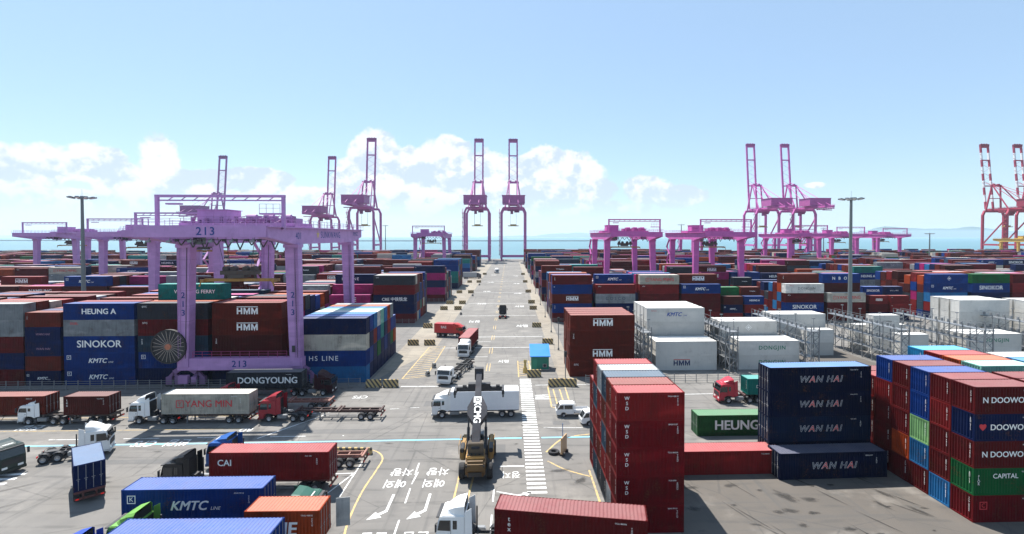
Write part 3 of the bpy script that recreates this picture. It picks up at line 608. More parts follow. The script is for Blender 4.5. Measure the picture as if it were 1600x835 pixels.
near_stack(50.2, 52.6, [
    [('mint', 0), ('navy', 0), ('maroon', 0), ('maroon', 0), ('navy', 0)], [('orange', 0), ('maroon', 0), ('navy', 0), ('maroon', 0), ('maroon', 0)],
    [('red', 0), ('rust', 0), ('maroon', 0), ('navy', 0), ('maroon', 0)], [('sky', 0), ('blue', 0), ('maroon', 0), ('maroon', 0), ('navy', 0)]], 'the stack with mint roof', door=1)
near_stack(56.8, 51.4, [
    [('white', 0), ('navy', 0), ('maroon', 0), ('maroon', 0), ('navy', 0)], [('lblue', 0), ('maroon', 0), ('navy', 0), ('maroon', 0), ('maroon', 0)],
    [('white', 0), ('rust', 0), ('maroon', 0), ('navy', 0), ('maroon', 0)]], 'the stack with white roof', door=1)
near_stack(49.2, 45.4, [[('maroon', 0), ('navy', 0), ('maroon', 0), ('red', 0), ('red', 0)], [('maroon', 0), ('navy', 0), ('maroon', 0), ('red', 0), ('red', 0)]], 'the pair behind lettered ends', door=1)
for t in range(4): rec(29.5, 57.0, .02 + t * 2.85, L40, 2.85, (.0028, .0062, .024) if t != 1 else (.005, .012, .034), 'WANHAI', -1, f"navy container with italic lettering, {ORD[t + 1]} tier of four-high navy stack", 'navy containers with italic lettering', R(2), near=True)
rec(29.1, 53.9, .02, L40, 2.85, (.0028, .0062, .024), 'WANHAI', -1, 'navy container standing alone on the ground before the four-high navy stack', 'navy containers with italic lettering', R(1.5), near=True)
for r_ in RECS[-5:-1]: r_['roof'] = (.022, .075, .20)          # bleached roof blue with sunlight put into the colour; shaded lone box stays navy
rec(18.2, 55.4, .02, L40, 2.6, 'red', 0, 1, 'bright red container lying on the pad between crimson and navy stacks', None, 0, near=True)
rec(24.7, 66.2, .02, L40, 2.75, (.022, .085, .03), 'HEUNG', -1, 'green container with big white lettering on the ground behind navy stack', None, 0, near=True)
RECS[-1]['name'] = 'green'
# --- boxes riding on trailers
TR = 1.42
rec(-48.9, 73.1, TR, L40, 2.85, 'cream', 'YANGMIN', 1, 'rusty cream container with red lettering on a trailer behind a white cab', None, R(-1), near=True)
rec(-62.4, 73.3, TR, L20, 2.59, 'brown', 'texw', 1, 'short dark red container riding on white flatback truck, first lane by fence', None, 0, near=True)
rec(-77.4, 73.6, TR, L40, 2.59, 'rust', 0, 1, 'rust orange container on a trailer leaving past the short dark red one', None, 0, near=True)
rec(-46.6, 85.2, TR, L40, 2.59, 'dgrey', 'DONGYOUNG', 1, 'charcoal container with wide white lettering on trailer beside the yard crane', None, 0, near=True)
rec(-30.8, 53.0, TR, L40, 2.85, 'red', 'CAI', 1, 'bright red container with three white letters behind the black cab', None, R(-1), near=True)
rec(-33.9, 45.4, TR, L40, 2.85, 'blue', 'KMTC', 1, 'blue container with large italic white lettering between red and orange boxes', None, R(-.4), near=True)
rec(-21.5, 41.7, TR, L20, 2.75, 'orange', 'LLINE', 1, 'short orange container with one rear door swung open', None, R(-1), near=True)
rec(-30.0, 38.35, TR, L40, 2.85, 'blue', 0, 1, 'ribbed blue roof of the container lowest in view, front of the orange box', None, R(-1), near=True)
rec(-1.3, 41.2, TR, L40, 2.85, 'maroon', 'tex', 1, 'dark red container behind the white cab in front of the crimson stack', None, R(-10.5), near=True)
rec(37.4, 79.0, TR, L20, 2.5, 'teal', 'DONGw', 1, 'teal container riding behind the bright red cab', None, 0, near=True)
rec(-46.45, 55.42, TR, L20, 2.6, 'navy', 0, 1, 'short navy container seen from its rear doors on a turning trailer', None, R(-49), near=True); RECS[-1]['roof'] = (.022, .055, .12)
r_ = RECS[-1]
rec(-9.0, 112.8, TR, L40, 2.6, 'wine', 0, 1, 'crimson container on the white truck driving down the centre road', None, R(84), near=True)

# which boxes does the camera see, and how large: a depth buffer over the boxes alone
def visible(recs, w=800, h=418):
    f = 0.5 * w
    M = np.array(cam.matrix_world.inverted()) if False else np.array((Matrix.Translation(cam.location) @ cam.rotation_euler.to_matrix().to_4x4()).inverted())
    depth = np.full((h, w), 1e9); ident = np.full((h, w), -1); face = np.zeros((h, w), int)
    FACES = [(0, 1, 5, 4), (1, 2, 6, 5), (2, 3, 7, 6), (3, 0, 4, 7), (4, 5, 6, 7)]
    for i, r in enumerate(recs):
        ca, sa = math.cos(r['rot']), math.sin(r['rot'])
        lo = [(0, 0), (r['L'], 0), (r['L'], 2.44), (0, 2.44)]
        P = np.array([[r['x'] + a * ca - b * sa, r['y'] + a * sa + b * ca, zz, 1] for zz in (r['z'], r['z'] + r['h']) for a, b in lo])
        Q = P @ M.T; zc = -Q[:, 2]
        if zc.min() < 1: continue
        u = w / 2 + f * Q[:, 0] / zc - cam_d.shift_x * w; v = h / 2 - f * Q[:, 1] / zc + cam_d.shift_y * w
        if u.max() < 0 or u.min() >= w or v.max() < 0 or v.min() >= h: continue
        for k, fc in enumerate(FACES):
            p = [(u[j], v[j], 1 / zc[j]) for j in fc]
            for tri in ((0, 1, 2), (0, 2, 3)):
                (x0, y0, d0), (x1, y1, d1), (x2, y2, d2) = [p[j] for j in tri]
                den = (x1 - x0) * (y2 - y0) - (x2 - x0) * (y1 - y0)
                if abs(den) < 1e-6: continue
                xa, xb = max(0, int(min(x0, x1, x2))), min(w - 1, int(max(x0, x1, x2)) + 1); ya, yb = max(0, int(min(y0, y1, y2))), min(h - 1, int(max(y0, y1, y2)) + 1)
                if xa > xb or ya > yb: continue
                gx, gy = np.meshgrid(np.arange(xa, xb + 1) + .5, np.arange(ya, yb + 1) + .5)
                l1 = ((gx - x0) * (y2 - y0) - (x2 - x0) * (gy - y0)) / den; l2 = ((x1 - x0) * (gy - y0) - (gx - x0) * (y1 - y0)) / den
                ins = (l1 >= -1e-4) & (l2 >= -1e-4) & (l1 + l2 <= 1.0001)
                dd = 1 / np.maximum(1e-9, d0 + l1 * (d1 - d0) + l2 * (d2 - d0))
                D = depth[ya:yb + 1, xa:xb + 1]; win = ins & (dd < D - 1e-3)
                if win.any():
                    D[win] = dd[win]; ident[ya:yb + 1, xa:xb + 1][win] = i; face[ya:yb + 1, xa:xb + 1][win] = k
    n = len(recs); ok = ident >= 0
    tot = np.bincount(ident[ok], minlength=n); front = np.bincount(ident[ok & (face == 0)], minlength=n)
    return tot, front
TOT, FRONT = visible(RECS)

# container meshes, one of each size, shared by all the copies
def corrug(mb, x0, x1, y, s, zb, zt, depth=.036, per=.278, m=0, axis='x'):
    n = max(2, round((x1 - x0) / per)); per = (x1 - x0) / n; xs = []; ds = []
    for i in range(n):
        a = x0 + i * per
        xs += [a, a + per * .25, a + per * .5, a + per * .75]; ds += [0, 0, depth, depth]
    xs.append(x1); ds.append(0)
    vs = []
    for x, d in zip(xs, ds):
        yy = y - s * d
        for z in (zb, zt): vs.append((x, yy, z) if axis == 'x' else (yy, x, z))
    mb.add(vs, [(2 * i, 2 * i + 1, 2 * i + 3, 2 * i + 2) for i in range(len(xs) - 1)], m)
def body_parts(mb, L, h, reefer, W=2.44):
    a, w = L / 2, W / 2
    dp, pr = (.012, .9) if reefer else (.036, .278)
    for s in (-1, 1): corrug(mb, -a + .12, a - .12, s * (w - .012), s, .14, h - .10, dp, pr)
    corrug(mb, -w + .1, w - .1, -a + .02, -1, .14, h - .1, dp * 1.7, .33 if not reefer else .9, axis='y')
    for s in (-1, 1):
        mb.box(-a + .1, a - .1, s * w - (.07 if s > 0 else 0), s * w + (.07 if s < 0 else 0), .0, .16)
        mb.box(-a + .1, a - .1, s * w - (.06 if s > 0 else 0), s * w + (.06 if s < 0 else 0), h - .13, h - .012)
        for t in (-1, 1):
            mb.box(t * a - (.14 if t > 0 else 0), t * a + (.14 if t < 0 else 0), s * w - (.13 if s > 0 else 0), s * w + (.13 if s < 0 else 0), .11, h - .11)
            mb.box(t * a - (.17 if t > 0 else .003), t * a + (.17 if t < 0 else .003), s * w - (.16 if s > 0 else .003), s * w + (.16 if s < 0 else .003), 0, .118)
            mb.box(t * a - (.17 if t > 0 else .003), t * a + (.17 if t < 0 else .003), s * w - (.16 if s > 0 else .003), s * w + (.16 if s < 0 else .003), h - .118, h)
    for t in (-1, 1):
        mb.box(t * a - (.1 if t > 0 else 0), t * a + (.1 if t < 0 else 0), -w + .16, w - .16, .0, .15)
        mb.box(t * a - (.1 if t > 0 else 0), t * a + (.1 if t < 0 else 0), -w + .16, w - .16, h - .13, h - .014)
    mb.box(-a + .12, a - .12, -w + .08, w - .08, .1, .14)
def roof_parts(mb, L, h, reefer, m=0, W=2.44):
    a, w = L / 2 - .09, W / 2 - .055
    n = max(4, round(2 * a / .30)); per = 2 * a / n; xs = []; zs = []
    d = .03 if not reefer else .006
    for i in range(n): x = -a + i * per; xs += [x, x + per * .3, x + per * .5, x + per * .8]; zs += [0, 0, d, d]
    xs.append(a); zs.append(0)
    vs = []
    for x, z in zip(xs, zs):
        for y in (-w, w): vs.append((x, y, h - .035 + z - (.0)))
    mb.add(vs, [(2 * i, 2 * i + 1, 2 * i + 3, 2 * i + 2) for i in range(len(xs) - 1)], m)
def door_parts(mb, L, h, s, W=2.44, m=0):
    x = L / 2 - .04; y0, y1 = (.012, W / 2 - .10) if s > 0 else (-W / 2 + .10, -.012)
    mb.box(x - .04, x, y0, y1, .16, h - .14, m)
    for z in (.35, h * .36, h * .62, h - .45): mb.box(x - .001, x + .012, y0 + .05, y1 - .05, z - .04, z + .04, m)
def rod_parts(mb, L, h, s, W=2.44):
    x = L / 2 - .005
    for y in (s * .28, s * .86):
        mb.tube((x + .01, y, .1), (x + .01, y, h - .08), .02, 6)
        mb.box(x - .01, x + .035, y - .045, y + .045, h * .38, h * .38 + .07); mb.box(x - .01, x + .03, y - .14, y + .14, h * .45, h * .45 + .035)
def unit_parts(mb, h, L, W=2.44):
    x = -L / 2 + .02
    mb.box(x - .012, x + .05, -W / 2 + .2, W / 2 - .2, .2, h * .42); mb.box(x - .006, x + .05, -W / 2 + .25, W / 2 - .25, h * .46, h * .88)
    mb.box(x - .02, x + .02, -.9, -.3, .35, h * .36); mb.tube((x - .02, .35, h * .3), (x + .02, .35, h * .3), .32, 14)
CM = {}
def cmesh(kind, L, h, reefer=False, s=1):
    key = (kind, round(L, 2), round(h, 3), reefer, s)
    if key in CM: return CM[key]
    mb = MB(); mats = ['container_paint']
    if kind == 'body': body_parts(mb, L, h, reefer); mats = ['reefer_paint' if reefer else 'container_paint']
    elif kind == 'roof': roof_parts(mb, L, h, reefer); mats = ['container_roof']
    elif kind == 'door': door_parts(mb, L, h, s); mats = ['reefer_paint' if reefer else 'container_paint']
    elif kind == 'rod': rod_parts(mb, L, h, s); mats = ['worn_steel']
    elif kind == 'unit': unit_parts(mb, h, L); mats = ['grey_steel']
    elif kind == 'whole':
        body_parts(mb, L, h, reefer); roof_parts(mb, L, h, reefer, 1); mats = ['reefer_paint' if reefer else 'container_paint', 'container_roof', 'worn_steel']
        for s_ in (-1, 1): door_parts(mb, L, h, s_)
    CM[key] = mb.mesh('shipping_container' if kind == 'whole' else {'rod': 'lock_rod', 'unit': 'cooling_unit'}.get(kind, kind), mats)
    return CM[key]
def lettering(root, r, front_y=-1.222):
    L, h = r['L'], r['h']
    for (s, size, col, fx, fz, op) in TS.get(r['text'], []):
        if s == 'HMM':                                 # three heavy letters cut as plates under one bar
            q = size * (1.0 if L > 8 else .55); mb = MB(); W_ = .30 * q; bot, top = -.42 * q, .42 * q
            def plate(a, b, c, d): mb.add([(a, 0, bot), (b, 0, bot), (d, 0, top), (c, 0, top)], [(0, 1, 2, 3)])
            for x0, kind in ((-1.30, 'H'), (-.42, 'M'), (.58, 'M')):
                x0 *= q; wd = (.72 if kind == 'H' else .86) * q
                plate(x0, x0 + .2 * q, x0, x0 + .2 * q); plate(x0 + wd - .2 * q, x0 + wd, x0 + wd - .2 * q, x0 + wd)
                if kind == 'H': mb.add([(x0 + .2 * q, 0, -.09 * q), (x0 + wd - .2 * q, 0, -.09 * q), (x0 + wd - .2 * q, 0, .1 * q), (x0 + .2 * q, 0, .1 * q)], [(0, 1, 2, 3)])
                else:
                    c_ = x0 + wd / 2
                    mb.add([(x0 + .2 * q, 0, top), (c_, 0, -.05 * q), (c_, 0, -.55 * q), (x0 + .2 * q, 0, .1 * q)], [(0, 1, 2, 3)]); mb.add([(x0 + wd - .2 * q, 0, top), (c_, 0, -.05 * q), (c_, 0, -.55 * q), (x0 + wd - .2 * q, 0, .1 * q)], [(0, 1, 2, 3)])
            place('lettering', mb.mesh('lettering', 'marking_paint'), root, col, (fx * L, front_y - .004, h / 2 + fz * h))
            mb = MB(); mb.add([(-1.3 * q, 0, .5 * q), (1.44 * q, 0, .5 * q), (1.44 * q, 0, .6 * q), (-1.3 * q, 0, .6 * q)], [(0, 1, 2, 3)])
            place('logo', mb.mesh('logo', 'marking_paint'), root, REDM if op['bar'] == 2 else col, (fx * L, front_y - .004, h / 2 + fz * h)); continue
        k = 1.0 if L > 8 else (1.0 if r['text'] in ('WSD', 'NDOO', 'DOO', 'CAPITAL', 'BADGE', 'texw', 'LLINE') else .55)
        me = text_mesh(s, size * k, op.get('bold', 0), op.get('shear', 0), spacing=op.get('spacing', 1), line=op.get('line', 1))
        o = place('lettering', me, root, col, (fx * L, front_y - .004, h / 2 + fz * h))
        if op.get('over'):
            p = place('lettering', text_mesh(s, size * k, -.012, op.get('shear', 0), ('navy_mark', 'red_mark'), [1 if ch == 'A' else 0 for ch in s], op.get('spacing', 1)), root, (1, 1, 1), (fx * L, front_y - .012, h / 2 + fz * h))
        if op.get('logo'):
            mb = MB(); q = .55 * size * k
            for (a, b, c, d) in ((-q, q, q * .8, q), (-q, q, -q, -q * .8), (-q, -q * .8, -q * .8, q * .8), (q * .8, q, -q * .8, q * .8)): mb.box(a * 1.2, b * 1.2, -.002, .002, c * 1.2, d * 1.2)
            place('logo', mb.mesh('logo', 'marking_paint'), root, col, (fx * L, front_y - .004, h / 2 + fz * h))
plain('navy_mark', (.012, .02, .06), .6); plain('red_mark', (.55, .03, .035), .6)
CODE = ['TXGU 428153', 'BMOU 5127', 'TCLU 884206', 'FCIU 3391', 'SKHU 97115']
def make_container(r, i):
    L, h = r['L'], r['h']; ca, sa = math.cos(r['rot']), math.sin(r['rot'])
    cx = r['x'] + L / 2 * ca - 1.22 * sa; cy = r['y'] + L / 2 * sa + 1.22 * ca
    nm = 'refrigerated_container' if r['reefer'] else 'shipping_container'
    parts = r['near'] or TOT[i] > 55
    spin = 0 if r['door'] > 0 else math.pi
    if parts:
        root = thing(nm, r['label'], 'container', (cx, cy, r['z']), r['rot'], r['group'])
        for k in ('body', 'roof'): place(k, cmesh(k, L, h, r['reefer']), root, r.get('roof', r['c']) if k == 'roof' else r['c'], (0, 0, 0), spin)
        if r['reefer']:
            place('cooling_unit', cmesh('unit', L, h, True), root, r['c'], (0, 0, 0), spin)
        for s in (-1, 1):
            d = place('door', cmesh('door', L, h, r['reefer'], s), root, r['c'], (0, 0, 0), spin)
            if r['near']: place('lock_rod', cmesh('rod', L, h, r['reefer'], s), d, (.3, .3, .3))
    else:
        root = place(nm, cmesh('whole', L, h, r['reefer']), None, r['c'], (cx, cy, r['z']), r['rot'] + spin)
        tag(root, r['label'], 'container', r['group'])
    if FRONT[i] > 14 and r['text']:
        if parts: lettering(root, r)
        else:
            e = [o for o in [root]]; n0 = set(root.children); lettering(root, r)
            if spin:
                for o in root.children:
                    if o not in n0: o.location = (-o.location.x, -o.location.y, o.location.z); o.rotation_euler = (0, 0, math.pi)
    if parts and r['near'] and not r['reefer']:
        place('code_marking', text_mesh('\n'.join(CODE[i % 5][:4]), .2, .01, line=.85), root, WHT, (L * .40, -1.226, h * .66))
        place('code_marking', text_mesh(CODE[(i + 2) % 5], .16, .01), root, WHT, (L * .33, -1.226, h * .86))
        o = place('code_marking', text_mesh('\n'.join(CODE[(i + 1) % 5]), .17, .015, line=.72), root, WHT, (-L / 2 + .012 - .016, -.80, h * .60), -math.pi / 2)
    return root
LIMIT = 285
dry = [i for i, r in enumerate(RECS) if not r['reefer']]
dry.sort(key=lambda i: -(TOT[i] + (1e6 if RECS[i]['near'] and TOT[i] > 0 else 0)))
KEEP = set(i for i in dry[:LIMIT] if TOT[i] > 3) | set(i for i, r in enumerate(RECS) if r['reefer'] and TOT[i] > 3)
for i, r in enumerate(RECS):
    if i in KEEP: make_container(r, i)
# every box past those, too small or hidden, in one mass
mb = MB(); cols = []
for i, r in enumerate(RECS):
    if i in KEEP: continue
    L, h = r['L'], r['h']; n0 = len(mb.f)
    x, y, z = r['x'], r['y'], r['z']
    mb.box(x, x + L, y, y + 2.44, z, z + h - .03); mb.m[n0 + 1] = 1
    if TOT[i] > 3:
        for zz in (z + .01, z + h - .13): mb.box(x + .05, x + L - .05, y - .03, y - .001, zz, zz + .1)
        for xx in (x, x + L - .15): mb.box(xx, xx + .15, y - .03, y - .001, z + .12, z + h - .14)
    cols += [r['c']] * (len(mb.f) - n0)
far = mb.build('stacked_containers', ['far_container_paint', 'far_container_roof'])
ca_ = far.data.color_attributes.new('Col', 'FLOAT_COLOR', 'CORNER')
buf = np.ones((len(far.data.loops), 4), np.float32)
for p, c in zip(far.data.polygons, cols): buf[p.loop_start:p.loop_start + p.loop_total, :3] = c
ca_.data.foreach_set('color', buf.ravel()); tag(far, kind='stuff')
# ------------------------------------------------------------------ yard gantry cranes
def rail_line(mb, p, q, h=1.1, step=1.6, r=.03):
    p, q = Vector(p), Vector(q); n = max(1, round((q - p).length / step)); up = Vector((0, 0, h))
    for k in (1.0, .55): mb.bar(p + up * k, q + up * k, r * 2)
    for i in range(n + 1): c = p.lerp(q, i / n); mb.bar(c, c + up, r * 2)
def yard_crane(label, loc, col, full=False, group='pink gantry cranes over the container blocks', scale=1.0, drop=False):
    G, S = 18.3, 30.0
    root = thing('gantry_crane', label, 'gantry crane', loc, 0, group); root.scale = (scale,) * 3
    P = 'crane_paint'; dk = tuple(c * .8 for c in col)
    for x, dx in ((0, -.35), (G, .5)):
        for y in (0, S):
            mb = MB(); mb.bar((x + dx, y, 3.6), (x, y, 25.0), 1.75, 1.9, 2.3, 1.9); mb.box(x - 1.3, x + 1.3, y - 1.2, y + 1.2, 24.4, 25.0)
            o = mb.build('leg', P, root, col, bevel=.06)
            if full and y == 0:
                place('lettering', text_mesh('2\n1\n3', 1.45, .015, line=1.05), o, (.012, .04, .20), (x + dx * .45, -1.0, 14.6))
            if full:
                q = MB()
                for k in range(1, 8):
                    t = k / 8; cx_, zz, hw, hd = x + dx * (1 - t), 3.6 + 21.4 * t, (1.75 + .55 * t) / 2 + .012, .962
                    q.box(cx_ - hw, cx_ + hw, y - hd, y + hd, zz - .04, zz + .04)
                q.build('seam', P, o, dk)
                q = MB(); lx = x + dx * .5 + (-.62 if x == 0 else .62)
                for s_ in (-.22, .22): q.bar((lx + s_, y - 1.12, 5.2), (lx + s_, y - 1.12, 24.4), .06)
                for k in range(48): q.bar((lx - .22, y - 1.12, 5.4 + k * .4), (lx + .22, y - 1.12, 5.4 + k * .4), .035)
                q.build('ladder', P, o, dk)
                q = MB(); q.tube((x + dx + .5, y - 1.03, 5.2), (x + .6, y - 1.03, 24.4), .05, 6); q.box(x + dx * .8 - .3, x + dx * .8 + .25, y - 1.2, y - .98, 6.2, 7.3); q.build('conduit', 'dark_steel', o)
            for sx_ in (-1, 1):
                b = MB(); cx = x + dx
                b.bar((cx + sx_ * 1.9, y, 2.6), (cx + sx_ * .2, y, 3.7), 1.0, .8)
                for k in (-.75, .75):
                    b.box(cx + sx_ * 2.1 + k - .5, cx + sx_ * 2.1 + k + .5, y - .35, y + .35, .5, 1.8); b.bar((cx + sx_ * 2.1 + k * 1.1, y, 1.6), (cx + sx_ * 2.1, y, 2.5), .5)
                b = b.build('bogie', P, o, tuple(c * .5 for c in col))
                wmb = MB()
                for k in (-1.1, -.4, .4, 1.1): wmb.tube((cx + sx_ * 2.1 + k, y - .2, .37), (cx + sx_ * 2.1 + k, y + .2, .37), .34, 14)
                wmb.build('bogie_wheel', 'dark_steel', o)
    for y in (0, S):
        mb = MB(); mb.box(-1.5, G + 1.7, y - .75, y + .75, 3.0, 5.1); o = mb.build('sill_beam', P, root, col, bevel=.05)
        rl = MB(); rail_line(rl, (1.2, y - .7, 5.2), (G - 1.0, y - .7, 5.2)); rl.build('railing', P, o, (.35, .05, .16) if full else col)
        if full and y == 0: place('lettering', text_mesh('213', 1.6, .02, spacing=1.15), o, (.012, .04, .20), (G / 2, -.756, 4.05))
    for x in (0, G):
        mb = MB()
        prof = [(-11.5, 28.0), (-11.5, 26.2), (-1.6, 25.0), (S + 1.6, 25.0), (S + 8.5, 26.2), (S + 8.5, 28.0)]
        n = len(prof); mb.add([(x - .85, a, b) for a, b in prof] + [(x + .85, a, b) for a, b in prof], [tuple(range(n)), tuple(range(n, 2 * n))] + [(i, (i + 1) % n, n + (i + 1) % n, n + i) for i in range(n)])
        o = mb.build('girder', P, root, col, bevel=.05)
        rl = MB(); s = -1 if x == 0 else 1
        rail_line(rl, (x + s * 1.3, -11.3, 28.0), (x + s * 1.3, S + 8.3, 28.0), step=1.9); rl.box(x + s * .85, x + s * 1.4, -11.4, S + 8.4, 27.8, 27.92)
        rl.build('walkway', P, o, col)
        if full and x == G:
            place('lettering', text_mesh('SUNKWANG', 1.9, .006, spacing=1.08), o, (.012, .05, .22), (x + .87, 16.5, 26.6), math.pi / 2)
            place('lettering', text_mesh('401', 1.7, .006), o, (.012, .05, .22), (x + .87, .2, 26.4), math.pi / 2)
            place('lettering', text_mesh('RMGC', 1.4, .006), o, (.012, .05, .22), (x + .87, 33.5, 26.9), math.pi / 2)
            st = MB(); pts = [(.9 * math.cos(math.pi / 2 + k * math.pi / 5) * (1 if k % 2 == 0 else .4), .9 * math.sin(math.pi / 2 + k * math.pi / 5) * (1 if k % 2 == 0 else .4)) for k in range(10)]
            st.add([(x + .872, 9.3 + a, 26.7 + b) for a, b in pts], [tuple(range(10))]); st.build('logo', 'marking_paint', o, (.62, .42, .18))
    for y in (-11.0, S + 8.0):
        mb = MB(); mb.box(-.8, G + .8, y - .6, y + .6, 26.2, 28.06); o = mb.build('end_beam', P, root, col, bevel=.05)
        if full and y < 0: place('lettering', text_mesh('213', 1.75, .02, spacing=1.15), o, (.012, .04, .20), (G / 2 + .8, -11.606, 27.1))
        rl = MB(); rail_line(rl, (-.6, y, 28.06), (G + .6, y, 28.06)); rl.build('railing', P, o, col)
    # the maintenance frame that stands on the girders
    mb = MB()
    for x in (-.6, G + 1.2): mb.bar((x, -6.5, 27.6), (x, -6.5, 33.0), .5); mb.bar((x, -6.5, 27.7), (.6 if x < 0 else G - .6, -6.5, 27.7), .5)
    mb.bar((-.9, -6.5, 32.9), (G + 1.5, -6.5, 32.9), .42); mb.bar((-.6, -6.5, 32.2), (G + 1.2, -6.5, 32.2), .22)
    for x in range(1, 19, 2): mb.bar((x, -6.5, 32.1), (x + 1, -6.5, 32.8), .12)
    mb.box(G - 2.4, G + .9, -7.2, -5.9, 29.9, 30.15); rail_line(mb, (G - 2.4, -7.1, 30.1), (G + .9, -7.1, 30.1), 1.5, 1)
    mb.box(1.0, 3.2, -7.0, -6.0, 31.5, 31.75)
    mb.build('service_frame', P, root, col)
    # trolley, with its house, machinery and cab
    ty = 3.0 if full else 12.0
    mb = MB(); mb.box(-.6, G + .6, ty - 4.2, ty + 4.2, 28.15, 28.7); mb.box(-.7, .7, ty - 4, ty + 4, 27.98, 28.3); mb.box(G - .7, G + .7, ty - 4, ty + 4, 27.98, 28.3)
    o = mb.build('trolley', P, root, col)
    h = MB(); h.box(1.6, 6.6, ty - 2.6, ty + 2.4, 28.7, 31.0); h.box(1.4, 6.8, ty - 2.8, ty + 2.6, 31.0, 31.12); h.box(3.6, 4.4, ty - 2.63, ty - 2.59, 28.9, 30.7)
    h.build('machinery_house', P, o, col, bevel=.04)
    h = MB()
    for k in range(7): h.box(8.6 + k * 1.45, 9.5 + k * 1.45, ty - 2.5 + (k % 3) * .7, ty + 1.5, 28.7, 29.6 + .5 * (k % 2))
    for k in (10, 13, 16): h.tube((k, ty - 2, 29.6), (k + 1.6, ty - 2, 29.6), .65, 12)
    rail_line(h, (.2, ty - 4.1, 28.7), (G - .2, ty - 4.1, 28.7), 1.1, 1.3)
    h.build('winch', P, o, dk)
    c = MB(); c.box(3.0, 5.4, ty - 6.4, ty - 4.3, 24.6, 27.0); c.build('operator_cab', P, o, dk, bevel=.06)
    c = MB(); c.box(3.15, 5.25, ty - 6.43, ty - 6.39, 25.0, 26.6); c.build('cab_window', 'dark_glass', o)
    c = MB()
    for k in range(9): c.bar((1.5 + k * 1.9, ty - 8, 25.9), (2.2 + k * 1.9, ty - 8, 24.9 - .35 * (k % 3)), .16); c.bar((2.2 + k * 1.9, ty - 8, 24.9 - .35 * (k % 3)), (3.0 + k * 1.9, ty - 8, 25.9), .16); c.box(1.3 + k * 1.9, 1.7 + k * 1.9, ty - 8.3, ty - 7.7, 25.5, 25.95)
    c.bar((.5, ty - 8, 25.8), (G - .5, ty - 8, 25.8), .12); c.build('festoon_cable', 'dark_steel', o)
    if full:
        c = MB()
        for k in range(6): c.bar((1.5 + k * 3.1, -11.4, 26.1), (1.5 + k * 3.1, -11.7, 25.7), .1); c.box(1.2 + k * 3.1, 1.8 + k * 3.1, -11.95, -11.55, 25.45, 25.75)
        c.build('floodlight', 'grey_steel', root)
        c = MB()
        for k in range(26): c.box(-.3 + .75 * k, .05 + .75 * k, ty - 3.6 + (k * 7 % 5) * .5, ty - 2.9 + (k * 7 % 5) * .5, 28.7, 29.1 + (k * 5 % 7) * .13)
        for k in range(5): c.bar((7.5 + k * 2, ty - 3.8, 28.7), (8.3 + k * 2, ty + 1, 30.2), .1)
        c.build('machinery', P, o, tuple(v * .55 for v in col))
    # spreader hanging on its ropes
    zs = 18.4 if full else (14.0 if drop else 21.5); xc = G / 2; yy = ty - 3.0
    w = MB()
    for a in (-2.2, 2.2):
        for b in (-1, 1): w.tube((xc + a * 1.6, yy + b * 1.5, 28.2), (xc + a, yy + b * .8, zs + 2.3), .05, 5)
    w.build('hoist_rope', 'wire', o)
    s = MB(); s.box(xc - 3.0, xc + 3.0, yy - 1.0, yy + 1.0, zs + 1.3, zs + 2.0)
    for a in (-2.4, -1.0, 1.0, 2.4): s.tube((xc + a, yy - .5, zs + 2.3), (xc + a, yy + .5, zs + 2.3), .5, 12)
    for a in (-2.7, 2.7): s.bar((xc + a, yy, zs + .3), (xc + a * .9, yy, zs + 1.5), .35)
    s.box(xc - 1.6, xc + 1.2, yy - 1.2, yy + 1.1, zs + .75, zs + 1.3)
    hb = s.build('headblock', 'worn_steel', o, (.07, .055, .045))
    s = MB(); s.box(xc - 6.0, xc + 6.0, yy - .45, yy + .45, zs + .1, zs + .6)
    for a in (-6.05, 6.05): s.box(xc + a - .25, xc + a + .25, yy - 1.2, yy + 1.2, zs, zs + .5); s.bar((xc + a, yy - 1.2, zs + .2), (xc + a * 1.05, yy - 1.3, zs - .7), .18)
    s.build('spreader', 'worn_steel', o, (.38, .20, .045))
    # floodlights and stair
    st = MB()
    for k in range(6):
        z0 = 5.2 + k * 3.3; a, b = (-2.1, 1.5) if k % 2 == 0 else (1.5, -2.1)
        st.bar((-2.2, S + a, z0), (-2.2, S + b, z0 + 3.3), .7, .12); st.box(-2.7, -1.7, S + b - .5, S + b + .5, z0 + 3.2, z0 + 3.32)
    st.build('stair', P, root, col)
    if full:
        r_ = MB(); cx, cz = -2.6, 7.3
        for k in range(22):
            a = 6.2832 * k / 22; r_.tube((cx + .45 * math.cos(a), -1.22, cz + .45 * math.sin(a)), (cx + 2.75 * math.cos(a), -1.22, cz + 2.75 * math.sin(a)), .034, 5)
        o = r_.build('cable_reel', 'worn_steel', root, (.50, .42, .36))
        r_ = MB(); r_.lathe_y([(.4, -1.12), (2.9, -1.12), (2.9, -.75), (.4, -.75)], cx, cz, 36); r_.lathe_y([(2.72, -1.3), (2.98, -1.3), (2.98, -.7), (2.72, -.7)], cx, cz, 36); r_.build('cable', 'black_plastic', o)
        r_ = MB(); r_.tube((cx, -1.45, cz), (cx, -.3, cz), .5, 16); r_.bar((cx, -.4, cz), (-.2, -.4, cz), .5); r_.bar((cx, -.4, cz), (-.6, -.4, 4.8), .4); r_.build('hub', 'worn_steel', o, (.52, .18, .10))
        r_ = MB()
        r_.box(-.9, .7, -1.5, -.8, .9, 2.3); r_.box(1.2, 2.0, -1.3, -.8, 1.0, 2.0)
        r_.build('electric_box', P, root, dk)
    return root
LAV = (.47, .26, .51); MAG = (.52, .12, .38); MIDP = (.42, .17, .40)  # lavender partly holds the sun's veiling glare, put into the crane colour
yard_crane('lavender gantry crane with cable reel standing over the first block', (-56.4, 91.4, 0.02), LAV, True)
